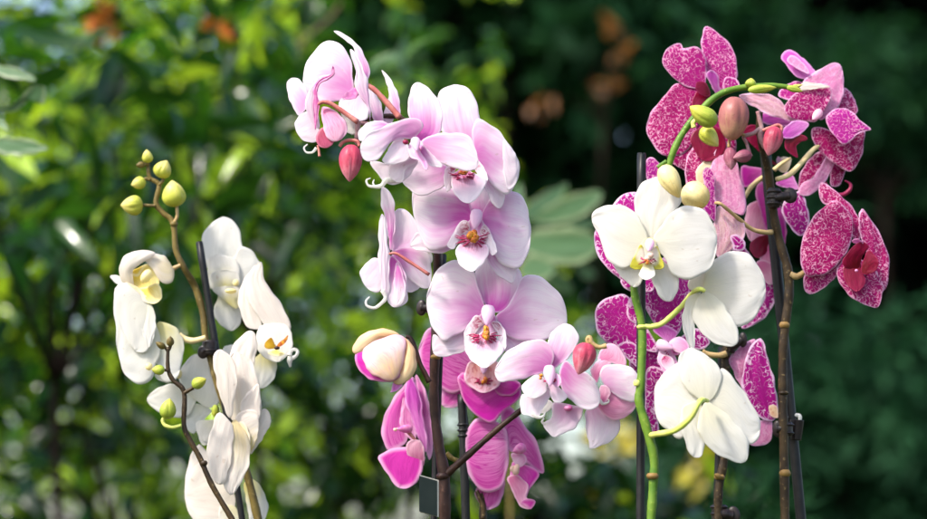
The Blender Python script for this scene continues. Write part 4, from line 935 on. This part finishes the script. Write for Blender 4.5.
def clip(label, x, y, D, w, h, knob, kw, kh, jaws=(), grp='dark plastic clips on the orchid stems', kang=0.0):
    """a gripping barrel round stem and stake, toothed jaws and a flat round thumb tab"""
    c = P(x, y, D); o = tag(empty('plant_clip', c), label, 'plant clip', grp)
    u = K*D
    lathe(o, 'barrel', P(x, y + h/2, D), P(x, y - h/2, D), w*u, MAT['darkclip'], lambda t: 1.0 if 0.06 < t < 0.94 else 0.9, nr=18, ns=20)
    for jy in jaws:
        lathe(o, 'jaw', P(x, y + jy + h*0.09, D), P(x, y + jy - h*0.09, D), (w + 3)*u, MAT['darkclip'], lambda t: 0.86 + 0.14*math.sin(math.pi*t), nr=6, ns=20)
    kx, ky = knob
    k0 = P(x + kx, y + ky, D - 0.004); k1 = P(x + kx + kang, y + ky, D - 0.0005)
    th = P(x + kx, y + ky, D)
    # the tab: a disc facing the viewer, rounded at its rim
    prof = lambda t: math.sqrt(max(0, 1 - abs(2*t - 1)**3))
    tb = lathe(o, 'thumb_tab', th + Vector((0, -0.005, 0)), th + Vector((0.0012, 0.0005, 0)), max(kw, kh)*u, MAT['darkclip'], prof, nr=12, ns=24)
    tb.scale = (kw/max(kw, kh), 1, kh/max(kw, kh)); ctr = (th - WPOS[o]); tb.location = Vector((ctr.x*(1 - tb.scale.x), 0, ctr.z*(1 - tb.scale.z)))
    tube(o, 'tab_neck', [P(x, y, D - 0.003), P(x + kx*0.5, y + ky*0.5, D - 0.003), P(x + kx, y + ky, D - 0.002)], kh*0.3*u, MAT['darkclip'])
    return o
clip('dark clip holding the left white orchid to its stake', 210, 348, 1.90, 16, 15, (-7, 4), 12, 14, (3,))
clip('dark round-tabbed clip on the forked stem, under the side-on pink flower', 436, 308, 1.828, 13, 11, (-15, 0), 11, 16)
clip('dark clip high on the right-hand stem, below the dusky buds', 774, 198, 1.846, 13, 19, (15, -2), 15, 16, (-6, 0, 6))
clip('dark clip low on the right-hand stem, joining stem and leaning stake', 786, 429, 1.862, 14, 14, (-9, 0), 11, 17, (-4, 4))
clip('dark clip at the foot of the short stem below the white flower', 719, 513, 1.88, 15, 17, (13, 3), 14, 20, (-6, 1))
clip('dark clip with upright tab beside the top of the short stem', 729, 348, 1.878, 12, 10, (13, -8), 9, 15)
tk = lathe(None, 'clip_jaw', P(796, 440, 1.872), P(797, 420, 1.872), 12*K*1.87, MAT['darkclip'], lambda t: 0.85 + 0.3*t, loc=P(796, 430, 1.872)); tag(tk, 'dark stub of a clip jaw gripping the leaning stake', 'plant clip')
# the square tag
c0 = P(429, 495, 1.822); tg = tag(empty('plant_tag', c0), 'square dark green card tag with a cream edge, at the fork of the dark stem', 'tag')
def box_q(parent, name, q, D0, D1, th, mat):
    v = []; n = len(q)
    for k in (0, 1):
        for (x, y), d in zip(q, (D0, D1, D1, D0)): v.append(P(x, y, d + k*th))
    fcs = [(3, 2, 1, 0), (4, 5, 6, 7)] + [(i, (i+1) % 4, 4+(i+1) % 4, 4+i) for i in range(4)]
    return mesh_obj(name, v, fcs, mat, parent, smooth=False)
box_q(tg, 'card_face', [F(q) for q in pp('316,346 388,366 388,508 316,488')], 1.806, 1.816, 0.002, MAT['tagface'])
box_q(tg, 'card_edge', [F(q) for q in pp('318,342 394,363 394,511 318,491')], 1.8085, 1.8185, 0.003, MAT['tagedge'])
# ================================================================== ground
gs = Nodes('mossy_ground')
_o = gs.obj(); gcol = gs.mix(gs.step(gs.noise(_o, 0.8, 5.0), 0.4, 0.6), (0.05, 0.036, 0.022), (0.04, 0.07, 0.02))
gmat = gs.finish(gcol, 0.9, 0.1, 0, gs.noise(_o, 12.0, 6.0), 0.6, 0.02)
g = mesh_obj('ground', [(-400, -60, 0), (400, -60, 0), (400, 900, 0), (-400, 900, 0)], [(0, 1, 2, 3)], gmat, loc=(0, 0, 0), smooth=False)
tag(g, kind='structure')

# ================================================================== foliage
def leaf_mat(name, c1, c2, tc, trans=0.4, rough=0.38, spec=0.45, pale=None, sunlit_share=0.0):
    s = Nodes(name); lv = s.attr('leaf'); acr = s.attr('across'); al = s.attr('along')
    col = s.mix(lv, c1, c2)
    if sunlit_share: col = s.mix(s.step(lv, 1 - sunlit_share - 0.02, 1 - sunlit_share), col, (0.32, 0.50, 0.02))  # a random share of leaves is coloured bright, as if the sun struck them
    mid = s.step(s.m('ABSOLUTE', acr), 0.0, 0.16, 0.35, 0.0)
    col = s.mix(mid, col, tuple(min(1, x*2.2) for x in c2))
    if pale: col = s.mix(s.step(s.m('ABSOLUTE', acr), 0.55, 0.8, 0.0, 0.9), col, pale)
    nz = s.noise(s.obj(), 25.0, 3.0)
    return s.finish(col, rough, spec, trans, nz, 0.3, 0.004, tcol=s.mix(s.step(lv, 1 - sunlit_share - 0.02, 1 - sunlit_share), s.mix(lv, tc, tuple(x*0.6 for x in tc)), (0.55, 0.75, 0.03)) if sunlit_share else s.mix(lv, tc, tuple(x*0.6 for x in tc)))
LM = dict(  # bright, mid, spray, dark: sun and shade are put into the leaf colour
    bright=leaf_mat('sunny_leaf', (0.040, 0.120, 0.006), (0.006, 0.026, 0.003), (0.12, 0.32, 0.008), 0.45, 0.16, 0.4, sunlit_share=0.42),
    mid=leaf_mat('garden_leaf', (0.008, 0.036, 0.005), (0.002, 0.011, 0.002), (0.025, 0.10, 0.006), 0.3, 0.16, 0.35, sunlit_share=0.08),
    spray=leaf_mat('glossy_spray_leaf', (0.012, 0.055, 0.006), (0.003, 0.016, 0.003), (0.05, 0.18, 0.008), 0.3, 0.16, 0.4, sunlit_share=0.09),
    teal=leaf_mat('blue_green_leaf', (0.018, 0.066, 0.024), (0.004, 0.018, 0.007), (0.03, 0.12, 0.03), 0.3, 0.6, 0.06),
    tealb=leaf_mat('feathery_blue_green_leaf', (0.026, 0.090, 0.038), (0.005, 0.022, 0.010), (0.035, 0.14, 0.05), 0.3, 0.6, 0.06),
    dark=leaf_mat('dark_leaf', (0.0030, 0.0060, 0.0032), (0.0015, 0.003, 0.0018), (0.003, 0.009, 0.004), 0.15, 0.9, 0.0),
    pale=leaf_mat('pale_margined_leaf', (0.075, 0.16, 0.065), (0.055, 0.12, 0.046), (0.12, 0.24, 0.07), 0.35, 0.38, 0.4, (0.20, 0.27, 0.13)),
    yellow=leaf_mat('yellow_leaf', (0.48, 0.36, 0.03), (0.36, 0.34, 0.04), (0.7, 0.55, 0.04), 0.45),
    rust=leaf_mat('rust_leaf', (0.24, 0.10, 0.025), (0.12, 0.06, 0.03), (0.4, 0.16, 0.03), 0.4),
    orange=leaf_mat('orange_blossom', (0.50, 0.17, 0.03), (0.40, 0.11, 0.02), (0.55, 0.20, 0.03), 0.35, 0.5, 0.2))
BARK = stem_mat('grey_brown_bark', (0.070, 0.048, 0.030), (0.11, 0.08, 0.05), (0.16, 0.13, 0.09), 14)
BARKD = stem_mat('dark_bark', (0.006, 0.004, 0.003), (0.012, 0.008, 0.006), (0.02, 0.015, 0.01), 14, 0.02)
TWIGD = stem_mat('dark_twig', (0.05, 0.034, 0.010), (0.08, 0.055, 0.016), (0.1, 0.08, 0.03), 30)
TWIG = stem_mat('ochre_twig', (0.16, 0.11, 0.035), (0.22, 0.16, 0.05), (0.26, 0.2, 0.1), 30)

def unit(a): return a / np.maximum(np.linalg.norm(a, axis=-1, keepdims=True), 1e-9)
def leaf_cloud(parent, name, mat, clumps, twigs, per, ll, lw, twig_len, seed, up=0.9, spread=0.9, droop=0.25, outward=0.8):
    """leaves set along twigs that grow out of the clumps of a crown; clumps: (x, y, z, rx, ry, rz)"""
    r = np.random.default_rng(seed); cl = np.asarray(clumps, float)
    w = (cl[:, 3]*cl[:, 4]*cl[:, 5])**(2/3); ci = r.choice(len(cl), twigs, p=w/w.sum())
    d0 = unit(r.normal(size=(twigs, 3))); rad = r.random((twigs, 1))**0.42
    pos = cl[ci, :3] + d0*rad*cl[ci, 3:6]
    tw = unit(d0*outward + r.normal(size=(twigs, 3))*0.55 + np.array([0, 0, 0.15]))
    k = np.tile(np.arange(per), twigs); ti = np.repeat(np.arange(twigs), per); n = len(k)
    base = pos[ti] + tw[ti]*(k[:, None]/per)*twig_len
    side = unit(np.cross(tw[ti], r.normal(size=(n, 3))))
    ld = unit(tw[ti]*0.55 + side*spread + r.normal(size=(n, 3))*0.25 - np.array([0, 0, droop]))
    nr = np.array([0, 0, up]) + r.normal(size=(n, 3))*0.55; nr = unit(nr - ld*np.sum(nr*ld, 1, keepdims=True))
    sd = np.cross(nr, ld)
    sc = (0.65 + 0.6*r.random((n, 1))); Ls = ll*sc; Ws = lw*sc*(0.85 + 0.3*r.random((n, 1)))
    S = [(0, 0, 0), (.28, -.44, .06), (.28, 0, 0), (.28, .44, .06), (.64, -.40, .02), (.64, 0, -.05), (.64, .40, .02), (1, 0, -.16)]
    v = np.stack([base + ld*Ls*a + sd*Ws*b + nr*Ls*c for a, b, c in S], 1).reshape(-1, 3)
    FQ = np.array([(1, 2, 5, 4), (2, 3, 6, 5)]); FT = np.array([(0, 2, 1), (0, 3, 2), (4, 5, 7), (5, 6, 7)])
    off = (np.arange(n)*8)[:, None, None]
    faces = (FQ[None] + off).reshape(-1, 4).tolist() + (FT[None] + off).reshape(-1, 3).tolist()
    at = {'leaf': np.repeat(r.random(n), 8), 'across': np.tile([0, -1, 0, 1, -1, 0, 1, 0], n), 'along': np.tile([0, .28, .28, .28, .64, .64, .64, 1], n)}
    return mesh_obj(name, v, faces, mat, parent, attrs=at)
def tubes(parent, name, paths, mat):
    first = None; rest = []
    for pts, rad in paths:
        o = tube(parent, name, pts, rad, mat, sides=8, per=5)
        if first is None: first = o
        else: rest.append(o)
    if rest: join_into(first, rest)
    return first
def bush(name, label, cat, x, y, D, rx, rz, mat, leaf, n, seed, group=None, nclump=14, cl=0.36, bark=None, trunk_r=0.02, per=7, ll=None, tw=None, up=0.9, spread=0.9, ry=None, rot=None, droop=0.25):
    """crown centred on the line of sight through (x, y) at distance D; rx, rz half width and half height in metres"""
    c = P(x, y, D); r = np.random.default_rng(seed); ry = ry or rx*0.7
    o = tag(empty(name, (c.x + r.normal()*rx*0.12, D, 0)), label, cat, group)
    clumps = []
    for i in range(nclump):
        d = unit(r.normal(size=3)); q = r.random()**0.45*(1 - cl*0.6)
        s = cl*(0.7 + 0.6*r.random())
        clumps.append((c.x + d[0]*q*rx, c.y + d[1]*q*ry, max(0.15, c.z + d[2]*q*rz), rx*s, ry*s, rz*s*0.8))
    ll_ = ll or leaf[0]
    leaf_cloud(o, 'crown', mat, clumps, n//per, per, leaf[0], leaf[1], tw or leaf[0]*1.6, seed + 1, up, spread, droop)
    root = WPOS[o]; fork = Vector((c.x*0.5 + root.x*0.5, c.y, max(0.2, c.z - rz*0.75)))
    paths = [([Vector((root.x, root.y, -0.05)), root.lerp(fork, 0.5) + Vector((r.normal()*0.02, 0, 0)), fork], [trunk_r*1.25, trunk_r*1.05, trunk_r*0.9])]
    for q in clumps[:9]:
        e = Vector(q[:3]); m_ = fork.lerp(e, 0.5) + Vector((r.normal(), r.normal(), 0.3))*rx*0.07
        paths.append(([fork, m_, e], [trunk_r*0.7, trunk_r*0.45, trunk_r*0.18]))
    tubes(o, 'trunk', paths, bark or BARK)
    return o
SHR = 'leafy shrubs and trees behind the orchids'
# left: glossy sunlit shrubs, bright trees seen through their gaps
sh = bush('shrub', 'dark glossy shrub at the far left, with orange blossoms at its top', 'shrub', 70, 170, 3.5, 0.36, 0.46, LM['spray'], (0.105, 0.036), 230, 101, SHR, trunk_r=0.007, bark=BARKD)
for (bx, by, br, n_) in ((100, 27, 0.016, 16), (103, 4, 0.013, 9), (219, 26, 0.011, 9)):
    c = P(bx, by, 3.6); leaf_cloud(sh, 'blossom', LM['orange'], [(c.x, c.y, c.z, br, br, br)], n_, 1, 0.032, 0.024, 0.01, int(bx))
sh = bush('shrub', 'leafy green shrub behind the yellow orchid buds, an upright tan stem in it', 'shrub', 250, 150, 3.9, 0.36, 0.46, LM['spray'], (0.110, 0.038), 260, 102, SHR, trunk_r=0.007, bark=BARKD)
ptube(sh, 'branch', PX, '241,-30 235,40 238,100 234,170 240,260 244,330', 4.0, [3, 4, 4, 4.5, 4.5, 4.5], TWIGD)
ptube(sh, 'branch', PX, '236,-14 262,12 292,40 305,52', 3.9, [3, 4, 4, 3.5], TWIGD)
ptube(sh, 'branch', PX, '352,-12 330,18 300,48 302,90', 3.9, [3.5, 4.5, 4.5, 3.5], TWIGD); ptube(sh, 'branch', PX, '303,-20 302,20 300,50', 3.9, [2, 3, 3], TWIGD)
ptube(sh, 'branch', PX, '240,205 268,198 300,190', 3.9, [3.5, 3.5, 3], TWIGD)
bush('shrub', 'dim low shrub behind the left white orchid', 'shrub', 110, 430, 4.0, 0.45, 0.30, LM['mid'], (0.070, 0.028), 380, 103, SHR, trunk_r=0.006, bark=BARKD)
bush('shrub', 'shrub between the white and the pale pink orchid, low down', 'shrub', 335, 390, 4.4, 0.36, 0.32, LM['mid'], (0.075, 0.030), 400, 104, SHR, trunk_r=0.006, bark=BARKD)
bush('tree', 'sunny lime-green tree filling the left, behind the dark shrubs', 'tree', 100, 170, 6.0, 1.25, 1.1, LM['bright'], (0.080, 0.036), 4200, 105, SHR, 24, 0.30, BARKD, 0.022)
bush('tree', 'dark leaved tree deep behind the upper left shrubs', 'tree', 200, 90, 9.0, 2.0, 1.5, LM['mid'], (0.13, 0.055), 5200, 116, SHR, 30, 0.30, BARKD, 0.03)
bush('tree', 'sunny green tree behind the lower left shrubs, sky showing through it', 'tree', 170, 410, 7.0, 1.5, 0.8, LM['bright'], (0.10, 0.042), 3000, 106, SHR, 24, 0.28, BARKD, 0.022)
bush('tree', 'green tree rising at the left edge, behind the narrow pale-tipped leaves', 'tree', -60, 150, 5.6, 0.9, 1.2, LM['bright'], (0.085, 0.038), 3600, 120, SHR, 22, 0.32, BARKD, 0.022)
# middle: blue-green trees, out of focus
bush('tree', 'bright topped tree behind the pale pink orchid', 'tree', 500, -20, 8.0, 1.0, 0.5, LM['teal'], (0.13, 0.06), 2200, 107, SHR, 14, 0.36, BARKD, 0.02)
bush('tree', 'blue-green tree behind the middle of the orchids', 'tree', 560, 120, 9.0, 1.4, 1.05, LM['teal'], (0.15, 0.06), 6500, 108, SHR, 24, 0.36, BARKD, 0.03)
bush('tree', 'low blue-green tree at the foot of the dark wood', 'tree', 860, 450, 8.0, 1.1, 0.55, LM['tealb'], (0.11, 0.03), 6500, 109, SHR, 20, 0.36, BARKD, 0.02)
bush('tree', 'blue-green bough beside the far right flower', 'tree', 880, 120, 10.0, 0.6, 0.5, LM['teal'], (0.13, 0.035), 1200, 110, SHR, 9, 0.36, BARKD, 0.02)
bush('shrub', 'rust-leaved shrub glowing brown behind the top of the orchids', 'shrub', 605, 72, 7.0, 0.24, 0.20, LM['rust'], (0.06, 0.03), 34, 111, SHR, 7, 0.4, BARKD, 0.008)
bush('shrub', 'small yellow-leaved shrub low down, left of the green stem', 'shrub', 610, 462, 5.2, 0.08, 0.06, LM['yellow'], (0.06, 0.035), 34, 112, SHR, 4, 0.5, BARKD, 0.006)
bush('shrub', 'small yellow-leaved shrub low down, between the green stem and the short brown stem', 'shrub', 690, 452, 5.2, 0.05, 0.05, LM['yellow'], (0.06, 0.035), 26, 121, SHR, 4, 0.5, BARKD, 0.006)
bush('shrub', 'blue-green shrub low in the middle, below the pink flowers', 'shrub', 560, 510, 4.2, 0.30, 0.14, LM['mid'], (0.10, 0.030), 600, 113, SHR, 10, 0.4, BARKD, trunk_r=0.010)
# dark tall trees closing the wood on the right
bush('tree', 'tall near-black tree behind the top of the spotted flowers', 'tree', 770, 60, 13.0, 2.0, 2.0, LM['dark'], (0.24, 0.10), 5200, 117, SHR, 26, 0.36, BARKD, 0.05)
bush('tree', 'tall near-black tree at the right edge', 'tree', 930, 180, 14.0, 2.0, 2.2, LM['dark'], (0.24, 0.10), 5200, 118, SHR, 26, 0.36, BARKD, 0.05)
# whorled pale leaves, nearest to the flowers
W1 = Z(500, 160, 3.05)
def leafy(label, fr, D, stem, leaves, mat, stem_w):
    q = [fr(p) for p in pp(stem)]; e = P(*q[-1], D)
    o = tag(empty('shrub', (e.x, D, 0)), label, 'shrub', SHR)
    tube(o, 'stem', [P(*p, D) for p in q] + [Vector((e.x, D, e.z*0.5)), Vector((e.x, D, -0.02))], stem_w, TWIG, sides=8)
    for t, dz, d in leaves: petal(o, 'leaf', fr, t, mat, D + d, 0, dz, -0.8, -0.9, 1, 0.06)
    return o
leafy('whorl of broad pale leaves with cream margins, between the pale pink and the white flowers', W1, 3.2, '70,230 60,330 40,480 30,700',
      [('100,190|150,138 230,104 285,92|312,102|285,150 200,192', -2, 0.05), ('62,172|105,120 170,85|208,74|175,132 120,178', 3, 0.08), ('150,205|190,185 260,178|300,190|260,215 200,222', 3, 0.06),
       ('60,262|110,215 195,206 260,214|297,246|282,300 200,322 120,302', -3, 0.0), ('55,340|88,288 140,298|168,336|132,368 88,368', -2, 0.0), ('120,345|172,338 205,362|222,398|185,404 138,374', 2, 0.03),
       ('235,330|268,325|295,350|262,366', 2, 0.03), ('40,200|30,150 40,100|60,70|72,130 66,190', 3, 0.08)], LM['pale'], 0.0022)
W2 = Z(0, 40, 3.24)
leafy('narrow green leaves with pale tips reaching in at the left edge', W2, 2.3, '-60,20 -66,200 -62,400 -60,900',
      [('-62,60|-20,76 60,93|119,131|60,128 -10,112', -3, 0.0), ('-60,240|-10,226 50,202 92,160|118,146|150,160 140,208 122,196 100,192 50,228', -2, 0.02), ('-62,330|0,316 70,318 120,332|157,352|110,369 30,374', -3, 0.0),
       ('-62,262|-20,256 10,262|28,292|5,284', -2, 0.0)], LM['pale'], 0.002)
bush('shrub', 'pale twig of cream margined leaves above the pale pink flowers', 'shrub', 412, 82, 3.2, 0.07, 0.03, LM['pale'], (0.06, 0.026), 22, 115, SHR, 4, 0.5, BARKD, 0.003, per=4, tw=0.04)
bush('plant', 'light green spiky tuft low at the right, behind the short stem', 'plant', 752, 512, 3.2, 0.06, 0.04, LM['teal'], (0.075, 0.007), 120, 119, None, 4, 0.5, BARKD, 0.003, per=8, tw=0.03, up=0.2)
# the far wood
def wood(x0, x1, seed, n):
    r = np.random.default_rng(seed); cl = []
    for i in range(int((x1 - x0)*7)):
        s = 0.8 + r.random()*0.7; q = (x0 + r.random()*(x1 - x0), 17 + r.random()*4, r.random()*9.5)
        if not (q[0] - s < 1.8 and q[2] - s < 2.0): cl.append((*q, s, s, s*0.9))
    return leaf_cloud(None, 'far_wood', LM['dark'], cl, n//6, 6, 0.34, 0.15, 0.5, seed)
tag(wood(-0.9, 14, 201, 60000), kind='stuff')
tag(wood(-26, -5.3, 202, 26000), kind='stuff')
